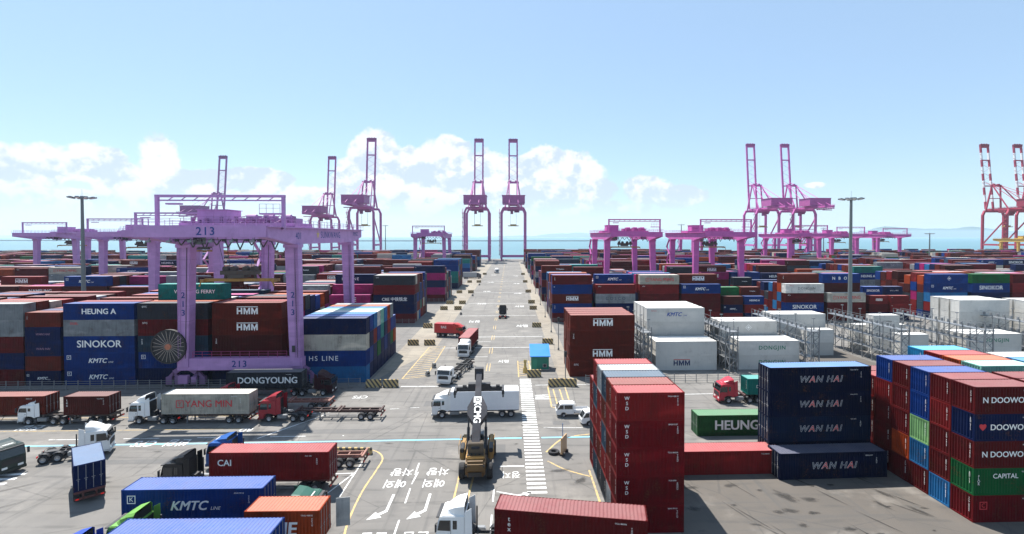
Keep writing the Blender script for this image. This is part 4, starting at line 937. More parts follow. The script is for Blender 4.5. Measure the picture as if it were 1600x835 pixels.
for lab, loc, c in [
    ('lavender gantry crane directly behind the one with the cable reel', (-104.4, 154, .02), LAV),
    ('lavender gantry crane standing just past the tall light mast', (-158.3, 205, .02), LAV),
    ('lavender gantry crane at the far end of the row beyond the light mast', (-229.8, 257, .02), LAV),
    ('lilac gantry crane alone between the quay cranes and the centre road', (-61.1, 333, .02), MIDP),
    ('magenta gantry crane first along from the centre road, booth side', (39.1, 205, .02), MAG),
    ('magenta gantry crane second along from the centre road, booth side', (75.3, 205, .02), MAG),
    ('magenta gantry crane below the two tilted quay cranes', (172.4, 310, .02), MAG),
    ('magenta gantry crane behind the tall slim light mast', (233, 363, .02), MAG),
    ('magenta gantry crane last along on the booth side', (305.5, 415, .02), MAG),
    ('magenta gantry crane half hidden behind the mast, farther inland row', (150, 415, .02), MAG),
    ('magenta gantry crane deep among others near the quay', (262, 468, .02), MAG)]: yard_crane(lab, loc, c)
yard_crane('yellow gantry crane at the foot of the red and white quay cranes', (437, 415, .02), (.56, .38, .10), group='yellow gantry crane', scale=.86)

# ------------------------------------------------------------------ quay cranes with raised booms
def quay_crane(label, loc, col, banded=False, scale=1.0, sz=1.0):
    root = thing('quay_crane', label, 'quay crane', loc, 0, 'quay cranes with raised booms'); root.scale = (scale, scale, scale * sz)
    P = 'crane_paint'; dk = tuple(c * .8 for c in col)
    for x in (-13, 13):
        for y in (0, 30):
            mb = MB(); mb.bar((x, y, 2.5), (x, y, 52.5), 2.3, 2.0, 2.3, 2.0); mb.bar((x, y, 52), (x * .82, y, 57.2), 2.3, 2.0, 2.2, 1.9); mb.build('leg', P, root, col)
        mb = MB(); mb.box(x - .9, x + .9, -3, 33, 3.2, 5.4); mb.bar((x, 1, 17), (x, 29, 17), 1.6, 2.0); mb.build('side_beam', P, root, col)
        mb = MB(); mb.bar((x, 29, 18), (x, 1, 47), 1.1, 1.1); mb.build('brace', P, root, col)
        for y in (0, 30):
            mb = MB()
            for k in (-3, -1, 1, 3): mb.box(x - .7, x + .7, y + k - .9, y + k + .9, .3, 2.2)
            mb.bar((x, y - 3.5, 2.6), (x, y + 3.5, 2.6), .9, .9); mb.build('bogie', P, root, dk)
    for y in (0, 30):
        mb = MB(); mb.bar((-11, y, 56.6), (11, y, 56.6), 2.2, 2.4); mb.build('portal_beam', P, root, col)
    mb = MB(); mb.bar((-13, 0, 5), (13, 0, 5), 1.6, 2.6); mb.build('portal_beam', P, root, col)
    mb = MB()
    for x in (-4.6, 4.6): mb.bar((x, -46, 58.6), (x, 34, 58.6), 1.5, 2.4)
    for y in (-45, -30, -15, 15, 32): mb.bar((-4.6, y, 58.6), (4.6, y, 58.6), .9, 1.2)
    mb.build('main_girder', P, root, col)
    # boom swung up over the water side
    A, T = Vector((0, 35, 60)), Vector((0, 43.5, 137)); d = (T - A).normalized(); BL = (T - A).length
    segs = 9 if banded else 1
    mb = [MB(), MB()]
    for x in (-4.6, 4.6):
        for k in range(segs):
            p, q = A + d * (BL * k / segs), A + d * (BL * (k + 1) / segs)
            mb[k % 2].bar((x, p.y, p.z), (x, q.y, q.z), 1.6, 1.9)
    for f in (.36, .77, .985): p = A + d * (BL * f); mb[0].bar((-5.2, p.y, p.z), (5.2, p.y, p.z), 1.4, 2.4 if f > .9 else 1.3)
    for k in range(6):
        p, q = A + d * (BL * (.38 + k * .065)), A + d * (BL * (.445 + k * .065)); s = 1 if k % 2 else -1
        mb[0].bar((-4.3 * s, p.y, p.z), (4.3 * s, q.y, q.z), .22)
    for k in range(12):
        p = A + d * (BL * (.2 + .065 * k)); mb[0].box(4.9, 5.9, p.y - .4, p.y + .4, p.z, p.z + .5); mb[0].box(-5.9, -4.9, p.y - .4, p.y + .4, p.z + 1, p.z + 1.4)
    bo = mb[0].build('boom', P, root, col)
    if banded: mb[1].build('boom_band', P, bo, (.75, .73, .72))
    m2 = MB(); m2.box(-5.4, 5.4, T.y - 1.4, T.y + 1.0, T.z - .6, T.z + 2.0)
    for x in (-3, 0, 3): m2.tube((x - .3, T.y, T.z + 2), (x + .3, T.y, T.z + 2), 1.0, 12)
    m2.build('boom_tip', P, bo, tuple(c * .6 for c in col))
    # A-frame and its stays
    mb = MB()
    for x in (-1, 1):
        mb.bar((x * 9.2, 30, 58), (x * 5.2, 27, 87), 1.5, 1.5, 1.2, 1.2); mb.bar((x * 9.2, 2, 58), (x * 5.2, 26, 87), 1.0, 1.0)
    mb.bar((-6.4, 27, 87), (6.4, 27, 87), 1.6, 2.2); mb.bar((-7.6, 29, 72), (7.6, 29, 72), .8, .8)
    for x in (-3, 3): mb.box(x - 1, x + 1, 26, 28.4, 87.8, 89.2)
    af = mb.build('apex_frame', P, root, col)
    mb = MB()
    for x in (-4.4, 4.4):
        mb.bar((x, 26, 87), (x, -12, 60), .45); mb.bar((x, 26, 87.4), (x, -40, 60), .38); p = A + d * (BL * .42); mb.bar((x, 27, 87), (x, p.y, p.z), .4)
    mb.build('stay', P, af, tuple(min(.8, c * 1.25) for c in col))
    mb = MB(); mb.box(-11.5, 11.5, -30, -9, 60, 68); mb.box(-12, 12, -30.4, -8.6, 68, 68.4); mb.bar((-11, -31, 58.9), (11, -31, 58.9), .8, 1.2)
    for k in range(6): mb.box(-10 + k * 3.5, -8.5 + k * 3.5, -30.06, -29.9, 63, 65)
    mb.build('machinery_house', P, root, dk)
    mb = MB(); mb.box(-6.5, 6.5, 8, 17, 54.2, 57.0); mb.box(-3, -.2, 4.5, 8, 50.6, 54); mb.box(1, 6.6, 10, 15, 52.6, 54.2); mb.bar((-5, -42, 54.8), (5, -42, 54.8), .8, .8)
    tr = mb.build('trolley', P, root, tuple(c * .55 for c in col))
    mb = MB()
    for x in (-3.2, 3.2):
        for y in (11.4, 13.6): mb.tube((x, y, 54), (x, y, 39.4), .09, 4)
    mb.build('hoist_rope', 'wire', tr)
    mb = MB(); mb.box(-6.1, 6.1, 11.4, 13.6, 37.4, 38.3); mb.box(-3.4, 3.4, 11.6, 13.4, 38.3, 39.6); mb.build('spreader', 'worn_steel', tr, (.42, .34, .12))
    mb = MB()
    for k in range(10):
        z = 6 + k * 5; mb.box(-15.6, -14.2, -2.2, 2.2, z, z + .25); mb.bar((-15, -2 if k % 2 else 2, z), (-15, 2 if k % 2 else -2, z + 5), .6, .15); rail_line(mb, (-15.6, -2.2, z), (-15.6, 2.2, z), 1.1, 2.2, .06)
    mb.build('stair_tower', P, root, dk)
    mb = MB(); rail_line(mb, (-5.6, -46, 59.8), (-5.6, 30, 59.8), 1.2, 4, .07); rail_line(mb, (5.6, -46, 59.8), (5.6, 30, 59.8), 1.2, 4, .07)
    for k in range(8): mb.box(4.8, 6.4, -44 + k * 4, -42.8 + k * 4, 56.0, 57.2)
    mb.build('walkway', P, root, col)
    return root
STSP = (.44, .14, .35)
for lab, x, c, sc, bd in [
    ('quay crane at the far end, its boom rising behind the lavender yard crane', -322, (.38, .17, .36), .84, False), ('smaller pink quay crane beside the taller one past the lavender yard crane', -201, STSP, .84, False),
    ('tall pink quay crane with diagonal stays past the lavender yard crane', -158.5, STSP, 1.0, False), ('pink quay crane in the pair at the road end, the one by the lilac gantry', -35.8, STSP, 1.0, False),
    ('pink quay crane in the pair at the road end, the one by the booth side', 3.6, STSP, 1.0, False), ('magenta quay crane with tilted boom, first of two above the magenta gantries', 282, MAG, .97, False),
    ('magenta quay crane with tilted boom, second of two beside the slim light mast', 323, MAG, .97, False), ('red and white banded quay crane behind the yellow gantry', 566, (.38, .05, .09), .98, True),
    ('red and white banded quay crane partly cut by the frame edge', 607, (.38, .05, .09), .98, True)]:
    quay_crane(lab, (x, 552, .02), c, bd, sc)
# ------------------------------------------------------------------ reefer racks, masts, fences, barriers
def rack(label, x, y0, y1, h=8.4, levels=3, tower=True):
    root = thing('reefer_rack', label, 'reefer rack', (x, y0, .02), 0, 'grey steel racks between the white containers')
    L = y1 - y0; n = max(2, round(L / 3.0)); w = .8
    for s in (-1, 1):
        for i in range(n + 1):
            mb = MB(); mb.box(s * w - .07, s * w + .07, i * L / n - .07, i * L / n + .07, 0, h); mb.build('post', 'galvanised', root)
    for k in range(1, levels + 1):
        z = k * 2.62; mb = MB(); mb.box(-w - .07, w + .07, -.1, L + .1, z - .12, z); o = mb.build('platform', 'grey_steel', root)
        rl = MB()
        for s in (-1, 1):
            for hh in (1.05,): rl.bar((s * (w + .1), 0, z + hh), (s * (w + .1), L, z + hh), .05)
            for i in range(0, n + 1): rl.bar((s * (w + .1), i * L / n, z), (s * (w + .1), i * L / n, z + 1.05), .05)
        rl.build('railing', 'galvanised', o)
        sk = MB()
        for i in range(n * 2): sk.box(-w + .15, -w + .45, i * L / n / 2 + .5, i * L / n / 2 + .85, z + .25, z + .85)
        sk.build('power_socket', 'grey_steel', o)
    mb = MB()
    for i in range(n):
        for k in range(levels):
            a, b = (i, i + 1) if k % 2 else (i + 1, i)
            if i % 2 == 0: mb.bar((w, a * L / n, k * 2.62), (w, b * L / n, k * 2.62 + 2.5), .09); mb.bar((-w, a * L / n, k * 2.62), (-w, b * L / n, k * 2.62 + 2.5), .09)
    mb.build('brace', 'galvanised', root)
    if tower:
        mb = MB()
        for px, py in ((-w, -1.9), (w, -1.9)): mb.box(px - .09, px + .09, py - .09, py + .09, 0, h + .6)
        for k in range(int(h / 1.4)):
            z = k * 1.4; s = 1 if k % 2 else -1
            mb.bar((-w * s, -1.9, z), (w * s, -1.9, z + 1.4), .08); mb.bar((-w, -1.9, z + 1.4), (w, -1.9, z + 1.4), .08)
            for px in (-w, w): mb.bar((px, -1.9 if s > 0 else -.1, z), (px, -.1 if s > 0 else -1.9, z + 1.4), .08)
        mb.box(-w - .2, w + .2, -2.0, -.1, h - .55, h - .42)
        mb.build('stair_tower', 'galvanised', root)
    for i in range(0, n + 1, 2):
        mb = MB(); y = i * L / n; mb.bar((w, y, h), (w, y, h + 1.7), .07); mb.box(w - .3, w + .25, y - .14, y + .14, h + 1.7, h + 1.86); mb.build('lamp', 'galvanised', root)
    return root
rack('grey steel reefer rack beside the brown front stack', 26.2, 98.6, 119, 8.4)
rack('grey steel reefer rack after the first pair of white stacks', 43.0, 98.6, 119)
rack('grey steel reefer rack running back behind the navy stack', 59.0, 98.6, 121)
rack('grey steel reefer rack in the open bay past the navy stack', 77.6, 99.5, 121)
rack('grey steel reefer rack before the tall rear white stack', 94.0, 98.8, 121)
rack('grey steel reefer rack farthest along at the frame edge', 111.5, 104, 123)

def light_mast(label, loc, h, r=.42):
    root = thing('light_mast', label, 'light mast', loc, 0, 'tall floodlight masts')
    mb = MB(); mb.tube((0, 0, 0), (0, 0, h), r, 14, r * .55); mb.build('pole', 'mast_grey', root, smooth=False)
    mb = MB(); k = r / .42
    for i in range(12):
        a, b = 6.2832 * i / 12, 6.2832 * (i + 1) / 12
        mb.bar((1.35 * k * math.cos(a), 1.35 * k * math.sin(a), h + .25), (1.35 * k * math.cos(b), 1.35 * k * math.sin(b), h + .25), .14)
        if i % 3 == 0: mb.bar((0, 0, h), (1.35 * k * math.cos(a), 1.35 * k * math.sin(a), h + .25), .12)
    mb.tube((0, 0, h), (0, 0, h + .7), .5 * k, 12, .3 * k); mb.tube((0, 0, h + .7), (0, 0, h + 2.6), .03, 5)
    hd = mb.build('lamp_ring', 'grey_steel', root)
    for i in range(10):
        a = 6.2832 * i / 10; c, s = math.cos(a), math.sin(a)
        m2 = MB(); m2.bar((1.4 * k * c, 1.4 * k * s, h + .12), (2.15 * k * c, 2.15 * k * s, h + .38), .55 * k, .28); m2.build('floodlight', 'grey_steel', hd)
        m2 = MB(); m2.bar((1.45 * k * c, 1.45 * k * s, h - .06), (2.15 * k * c, 2.15 * k * s, h + .18), .45 * k, .04); m2.build('lamp_lens', 'lamp_lens', hd)
    return root
light_mast('light mast rising among the containers in front of the lavender cranes', (-113.8, 140.5, .02), 36.4, .6)
light_mast('tall slim light mast rising behind the white containers', (95.9, 141, .02), 36.6, .62)
light_mast('distant light mast beside the tall pink quay crane', (-128, 531, .02), 37, .6)
light_mast('distant light mast between the first two magenta gantries', (177, 524, .02), 38, .7)
light_mast('distant light mast above the last magenta gantries', (330, 528, .02), 34, .6)
light_mast('distant light mast in front of the red and white cranes', (305, 362, .02), 28, .6)

def fence(label, p, q, h=1.5, step=2.0):
    root = thing('fence', label, 'fence', (p[0], p[1], .02), math.atan2(q[1] - p[1], q[0] - p[0]), 'metal railings along the block fronts')
    L = math.hypot(q[0] - p[0], q[1] - p[1]); n = round(L / step)
    mb = MB()
    for z in (.35, .75, 1.12, h): mb.box(0, L, -.02, .02, z - .03, z + .03)
    mb.build('rail', 'galvanised', root)
    me = None
    for i in range(n + 1):
        if me is None: m2 = MB(); m2.box(-.05, .05, -.05, .05, 0, h + .15); me = m2.mesh('post', 'galvanised')
        place('post', me, root, None, (i * L / n, 0, 0))
    return root
fence('long metal railing before the blue and brown first block', (-140, 90.2), (-26.2, 89.9))
fence('metal railing before the brown stack and the white containers', (13.5, 90.6), (118, 92.2))
fence('metal railing before the second block across from the booth', (-42, 154.3), (-26.5, 154.3)); fence('metal railing before the second block behind the booth', (12.5, 154.3), (44, 154.3))
fence('metal railing before the third block of magenta boxes', (-42, 205), (-26.5, 205))

def barrier(label, loc, rot=0.0, L=2.6, h=1.35, lean=0.0):
    root = thing('road_barrier', label, 'road barrier', loc, rot, 'striped concrete road barriers')
    mb = MB(); prof = [(-.42, 0), (.42, 0), (.34, h * .35), (.16, h), (-.16, h), (-.34, h * .35)]
    mb.add([(-L / 2, a, b) for a, b in prof] + [(L / 2, a, b) for a, b in prof], [tuple(range(6)), tuple(range(6, 12))] + [(i, (i + 1) % 6, 6 + (i + 1) % 6, 6 + i) for i in range(6)])
    mb.build('block', 'hazard_stripe', root, bevel=.04)
    mb = MB(); mb.box(-L * .3, -L * .2, -.45, .45, -.002, .12); mb.box(L * .2, L * .3, -.45, .45, -.002, .12); mb.build('foot', 'concrete', root)
    return root
BAR = [('striped barrier by the light blue container, nearer the container', -23.9, 90.0, 0), ('striped barrier by the light blue container, nearer the road', -20.9, 89.9, 0), ('striped barrier facing the green booth at an angle', 4.5, 95.6, R(5)),
       ('striped barrier at the railing end before the brown stack', 8.0, 89.4, R(8)), ('striped barrier touching the railing corner before the brown stack', 10.4, 89.3, R(-10)), ('striped barrier behind the booth beside the pole', 9.2, 124.8, R(-6)),
       ('striped barrier beyond the hatched island, nearer the stacks', -23.5, 124.6, 0), ('striped barrier beyond the hatched island, nearer the road', -19.5, 124.4, 0), ('striped barrier just past the red lorry', -23.7, 148, 0),
       ('barrier before second lane on the booth side', 7.7, 148, R(-4)), ('barrier at the second block corner, nearer the stacks', -23.7, 184, 0), ('barrier at the second block corner, nearer the road', -18.7, 184, 0),
       ('barrier at third lane on the booth side', 8.3, 184, 0), ('barrier at the fourth lane beside the stacks', -23.5, 200, 0), ('barrier at the fourth lane beside the road', -18.6, 200, 0), ('barrier at fourth lane on the booth side', 8.4, 201, 0),
       ('barrier near the third block corner, stack end', -23.5, 238, 0), ('barrier near the third block corner, road end', -18.2, 238, 0), ('barrier by the third block on the booth side', 8.5, 240, 0),
       ('barrier near the teal boxes, stack end', -23, 292, 0), ('barrier near the teal boxes, road end', -17.8, 292, 0), ('barrier by the fourth block on the booth side', 8.6, 292, 0),
       ('barrier deep along the road, stack end', -22.8, 352, 0), ('barrier deep along the road, road end', -17.4, 352, 0), ('barrier deep along the road on the booth side', 8.8, 350, 0)]
for lab, x, y, a in BAR: barrier(lab, (x, y, .02), a)
barrier('low striped kerb block behind the red boxed trailer', (-19.8, 62.4, .02), R(-3), 6.0, .75)
def bollard_block(label, loc):
    root = thing('lane_marker_block', label, 'lane marker', loc, R(60), 'small black and white lane marker blocks')
    mb = MB(); mb.prism([(-.5, 0), (.5, 0), (.3, .95), (-.3, .95)], -.22, .22); mb.build('block', 'concrete', root, bevel=.03)
    mb = MB(); mb.box(-.4, .4, -.235, -.222, .28, .6); mb.box(-.4, .4, .222, .235, .28, .6); mb.build('band', 'black_plastic', root); return root
bollard_block('small marker block at hatched island, first from the white tractor', (-15.6, 97.0, .02)); bollard_block('small marker block at hatched island, just beyond the first', (-15.3, 103.0, .02))
for i, y in enumerate((172, 226, 276)): bollard_block(f'small marker block standing alone at the {ORD[i + 2]} lane mouth', (-16.5, y, .02)); 
def road_post(label, loc, h=6.2):
    root = thing('signal_post', label, 'signal post', loc, 0, 'slim signal posts along the booth side')
    mb = MB(); mb.tube((0, 0, 0), (0, 0, h), .09, 8); mb.tube((0, 0, 0), (0, 0, .5), .22, 8); mb.build('pole', 'grey_steel', root)
    mb = MB(); mb.box(-.25, .25, -.2, .2, h - .9, h + .1); mb.bar((0, 0, h - .3), (.7, 0, h - .3), .07); mb.build('signal_head', 'black_plastic', root); return root
for i, (x, y, h) in enumerate([(10.0, 92, 5.5), (11.2, 118, 7.5), (11.3, 140, 7.5), (11.4, 166, 7.5), (11.6, 196, 7.5), (11.7, 235, 7.5), (11.8, 285, 7.5)]): road_post(f'slim grey signal post, {ordn(i + 1)} along the road from the booth', (x, y, .02), h)
# booth
b = thing('guard_booth', 'small green booth with a bright blue sloping roof beside the road', 'booth', (5.9, 102.0, .02))
mb = MB(); mb.prism([(-1.75, .12), (1.75, .12), (1.75, 2.75), (-1.75, 2.75)], -1.5, 1.5); mb.build('wall', 'vehicle_paint', b, (.02, .20, .14))
mb = MB(); mb.add([(-2.0, -1.9, 2.62), (2.0, -1.9, 2.62), (2.0, 2.0, 4.3), (-2.0, 2.0, 4.3), (-2.0, -1.9, 2.76), (2.0, -1.9, 2.76), (2.0, 2.0, 4.44), (-2.0, 2.0, 4.44)], [(0, 3, 2, 1), (4, 5, 6, 7), (0, 1, 5, 4), (1, 2, 6, 5), (2, 3, 7, 6), (3, 0, 4, 7)]); mb.build('roof', 'vehicle_paint', b, (.02, .22, .62))
mb = MB(); mb.add([(-1.75, -1.5, 2.75), (-1.75, 1.5, 2.75), (-1.75, 1.5, 4.05), (1.75, -1.5, 2.75), (1.75, 1.5, 2.75), (1.75, 1.5, 4.05)], [(0, 1, 2), (3, 5, 4), (1, 4, 5, 2)]); mb.build('gable', 'vehicle_paint', b, (.02, .20, .14))
mb = MB(); mb.box(.5, 1.35, -1.56, -1.5, .5, 1.2); mb.build('air_conditioner', 'grey_steel', b)
mb = MB(); mb.tube((.92, -1.6, .85), (.92, -1.56, .85), .26, 16); mb.build('fan', 'black_plastic', b)
mb = MB(); mb.box(-1.4, -.6, -1.53, -1.5, .14, 2.2); dr = mb.build('door', 'vehicle_paint', b, (.03, .26, .18)); mb = MB(); mb.box(-1.77, -1.75, -.9, .9, 1.1, 2.1); mb.build('window', 'dark_glass', b)
mb = MB(); mb.box(-1.9, 1.9, -1.6, 1.6, 0, .12); mb.build('base', 'concrete', b)
# sandbag-like yellow hydrant post beside the booth
hp = thing('guard_post', 'stubby yellow guard post between the crossing and the booth', 'guard post', (2.9, 98.6, .02))
mb = MB(); mb.tube((0, 0, 0), (0, 0, 1.0), .5, 10, .38); mb.tube((0, 0, 1.0), (0, 0, 1.9), .28, 10, .2); mb.build('post', 'vehicle_paint', hp, (.50, .36, .12)); mb = MB(); mb.box(-.3, .3, -.05, .05, 1.9, 2.5); mb.build('sign_plate', 'vehicle_paint', hp, (.5, .38, .14))
# leaning board, its post and the old tyre at its foot
sb = thing('notice_board', 'worn wooden notice board on a post near the crossing', 'notice board', (6.5, 61.4, .02), R(65))
mb = MB(); mb.box(-.9, .9, -.08, .08, .35, 2.2); mb.box(-.95, .95, -.12, .12, .28, .42); mb.build('board', 'vehicle_paint', sb, (.42, .28, .15)); mb = MB(); mb.box(-.7, -.55, -.35, .35, 0, .35); mb.box(.55, .7, -.35, .35, 0, .35); mb.build('foot', 'dark_steel', sb)
mb = MB(); mb.tube((0, .16, 0), (0, .16, 3.7), .05, 8); mb.build('post', 'vehicle_paint', sb, (.15, .25, .45))
ty_ = thing('loose_tyre', 'old black tyre lying beside the wooden notice board', 'tyre', (5.3, 61.6, .02))
mb = MB(); n = 24; prof = [(.34, .04), (.62, 0), (.70, .1), (.70, .26), (.62, .34), (.36, .30)]; k = len(prof)
mb.add([(r * math.cos(6.2832 * i / n), r * math.sin(6.2832 * i / n), z) for i in range(n) for r, z in prof], [(i * k + j, i * k + (j + 1) % k, ((i + 1) % n) * k + (j + 1) % k, ((i + 1) % n) * k + j) for i in range(n) for j in range(k)]); mb.build('tread', 'tyre_rubber', ty_, smooth=True)
# ------------------------------------------------------------------ lorries, trailers, loader
VM = {}
def wheel_meshes(r=.51, w=.32):
    key = ('wheel', r, w)
    if key not in VM:
        mb = MB(); h = w / 2
        mb.lathe_y([(r * .56, -h), (r * .90, -h), (r, -h * .7), (r, h * .7), (r * .90, h), (r * .56, h)], 0, 0, 22)
        t = mb.mesh('tyre', 'tyre_rubber')
        mb = MB(); mb.lathe_y([(.02, -h * .5), (r * .34, -h * .55), (r * .5, -h * .85), (r * .58, -h * .9), (r * .58, h * .9), (r * .5, h * .85), (r * .34, h * .55), (.02, h * .5)], 0, 0, 18)
        mb.tube((0, -h * .95, 0), (0, h * .95, 0), r * .17, 10)
        VM[key] = (t, mb.mesh('rim', 'rim_steel'))
    return VM[key]
def wheel(root, x, y, r=.51, w=.32, z=None):
    t, m = wheel_meshes(r, w)
    o = place('wheel', t, root, None, (x, y, r + .005 if z is None else z)); place('rim', m, o)
    return o
def cab_parts(root, col, roof=3.05, fairing=.85, width=2.44, sleeper=0.0, z0=.45, hatch=False, back='black_plastic', visor=True):
    w = width / 2; bk = -.9 - sleeper
    mb = MB(); r = roof
    prof = [(1.40, z0), (1.46, 1.1), (1.44, 1.86), (1.20, r - .22), (.98, r), (bk, r + .04), (bk, 1.0), (-.66, 1.0), (-.50, 1.16), (0, 1.24), (.50, 1.16), (.64, 1.0), (.70, z0)]
    mb.prism(prof, -w, w); cab = mb.build('cab', 'vehicle_paint', root, col, bevel=.07)
    g = MB(); a, b = Vector((1.44, 0, 1.86)), Vector((1.20, 0, r - .22)); d = (b - a); nn = Vector((d.z, 0, -d.x)).normalized() * .012
    p = [a + d * .06 + nn, a + d * .90 + nn]
    g.add([(p[0].x, -w + .1, p[0].z), (p[0].x, w - .1, p[0].z), (p[1].x, w - .16, p[1].z), (p[1].x, -w + .16, p[1].z)], [(0, 1, 2, 3)]); g.build('windscreen', 'dark_glass', cab)
    for s in (-1, 1):
        g = MB(); y = s * (w + .006); zt = r - .36
        g.add([(1.30, y, 1.84), (1.12, y, zt), (.22, y, zt + .02), (.22, y, 1.80)], [(0, 1, 2, 3)]); g.build('side_window', 'dark_glass', cab)
        g = MB(); g.box(.20, 1.34, y - .004, y + .006, .62, .66); g.box(.16, .19, y - .004, y + .006, .7, zt); g.box(.3, .45, y - .004, y + .03, 1.5, 1.55); g.build('door_trim', 'black_plastic', cab)
        if sleeper > .2 or fairing > .5: g = MB(); g.add([(.02, y, 1.95), (.02, y, zt), (-.34, y, zt), (-.34, y, 1.95)], [(0, 1, 2, 3)]); g.build('rear_window', 'dark_glass', cab)
        g = MB(); g.box(1.44, 1.475, s * .70 - .24, s * .70 + .24, .72, .95); g.build('headlight', 'lamp_lens', cab)
        g = MB(); g.bar((1.32, s * w, 2.5), (1.42, s * (w + .22), 2.5), .05); g.box(1.34, 1.46, s * (w + .12), s * (w + .32), 1.85, 2.5) if s > 0 else g.box(1.34, 1.46, -(w + .32), -(w + .12), 1.85, 2.5); g.build('mirror', 'black_plastic', cab)
        g = MB(); g.box(.66, 1.30, s * (w - .02) - .02, s * (w - .02) + .04, .40, .52); g.build('step', 'black_plastic', cab)
    g = MB(); g.box(1.455, 1.485, -w + .3, w - .3, 1.12, 1.62); g.box(1.46, 1.5, -.8, .8, 1.66, 1.74); g.build('grille', 'black_plastic', cab)
    g = MB(); g.box(1.36, 1.54, -w, w, .34, .70); g.build('bumper', 'vehicle_paint', root, tuple(c * .7 for c in col), bevel=.05)
    if visor: g = MB(); g.box(1.16, 1.42, -w + .12, w - .12, r - .20, r - .12); g.build('sun_visor', 'black_plastic', cab)
    g = MB(); g.box(bk - .03, bk - .004, -w + .12, w - .12, 1.05, r - .1); g.build('cab_back', back, cab)
    if fairing:
        f = fairing; t = w - .12
        vs = []; prof = [(.86, .02, .55), (.45, f * .42, .72), (-.15, f * .80, .9), (bk + .05, f, 1.0)]
        for x, hh, k in prof: vs += [(x, -t * (.72 + .28 * k), r), (x, -t * k, r + hh * .8), (x, -t * k * .8, r + hh), (x, t * k * .8, r + hh), (x, t * k, r + hh * .8), (x, t * (.72 + .28 * k), r)]
        m = MB(); fs = []
        for i in range(3):
            for j in range(5): fs.append((i * 6 + j, i * 6 + j + 1, i * 6 + 7 + j, i * 6 + 6 + j))
        fs.append(tuple(range(6))); m.add(vs, fs); ff = m.build('roof_fairing', 'vehicle_paint', cab, col, smooth=False)
        m = MB(); m.box(bk + .10, bk + .13, -t * .9, t * .9, r + .02, r + f * .75); m.bar((bk + .3, 0, r), (bk + .3, 0, r + f * .8), .08); m.build('fairing_inside', 'black_plastic', ff)
        for s in (-1, 1):
            m = MB(); m.add([(bk, s * (w - .02), 1.1), (bk - .62, s * (w - .06), 1.2), (bk - .55, s * (w - .06), r + f * .7), (bk, s * (w - .02), r + f * .4), (bk, s * (w - .06), 1.1), (bk - .62, s * (w - .10), 1.2), (bk - .55, s * (w - .10), r + f * .7), (bk, s * (w - .06), r + f * .4)],
                            [(0, 1, 2, 3), (7, 6, 5, 4), (0, 4, 5, 1), (1, 5, 6, 2), (2, 6, 7, 3), (3, 7, 4, 0)]); m.build('side_fairing', 'vehicle_paint', cab, col)
    if hatch: g = MB(); g.box(.05, .75, -.45, .45, r + .03, r + .12); g.build('roof_hatch', 'vehicle_paint', cab, (.72, .72, .66))
    return cab
def chassis_parts(root, x_back, axles, tank=True, col=(.05, .05, .055)):
    m = MB()
    for s in (-.43, .43): m.box(x_back, 1.2, s - .05, s + .05, .72, 1.0)
    for x in np.arange(x_back + .1, .9, 1.1): m.box(float(x) - .06, float(x) + .06, -.38, .38, .76, .95)
    m.build('chassis_frame', 'worn_steel', root, col)
    for s in (-1, 1):
        wheel(root, 0, s * 1.06)
        for x in axles:
            wheel(root, x, s * .98, w=.58)
            g = MB(); pts = [(x + .62 * math.cos(a), .56 + .62 * math.sin(a)) for a in np.linspace(.35, math.pi - .35, 7)]
            g.add([(px, s * .68, pz) for px, pz in pts] + [(px, s * 1.24, pz) for px, pz in pts], [(i, i + 1, 8 + i, 7 + i) for i in range(6)]); g.build('mudguard', 'black_plastic', root)
        if tank:
            g = MB(); g.box(-2.5, -1.15, s * .95 - .27, s * .95 + .27, .5, 1.02); g.build('fuel_tank', 'grey_steel', root, bevel=.08)
    for x in [0] + list(axles): m = MB(); m.tube((x, -1.0, .5), (x, 1.0, .5), .09, 8); m.build('axle', 'dark_steel', root)
def tractor(label, x, y, head, col, z=.02, group='lorry cabs pulling container trailers', **kw):
    root = thing('tractor_truck', label, 'truck', (x, y, z), head, group)
    cab_parts(root, col, **kw); chassis_parts(root, -5.3, (-3.4, -4.7))
    m = MB(); m.box(-4.7, -3.5, -.42, .42, 1.0, 1.12); m.box(-4.9, -4.6, -.25, .25, 1.0, 1.1); m.build('fifth_wheel', 'dark_steel', root)
    m = MB()
    for s in (-1, 1): m.box(-5.36, -5.28, s * .8 - .18, s * .8 + .18, .70, .86)
    m.build('tail_lamp', 'red_lens', root)
    m = MB(); m.tube((-1.75, -.8, .9), (-1.75, -.8, 2.9), .07, 8); m.box(-1.7, -1.2, -.5, .5, 1.0, 1.6); m.build('exhaust', 'dark_steel', root)
    return root
TRAILER = {}
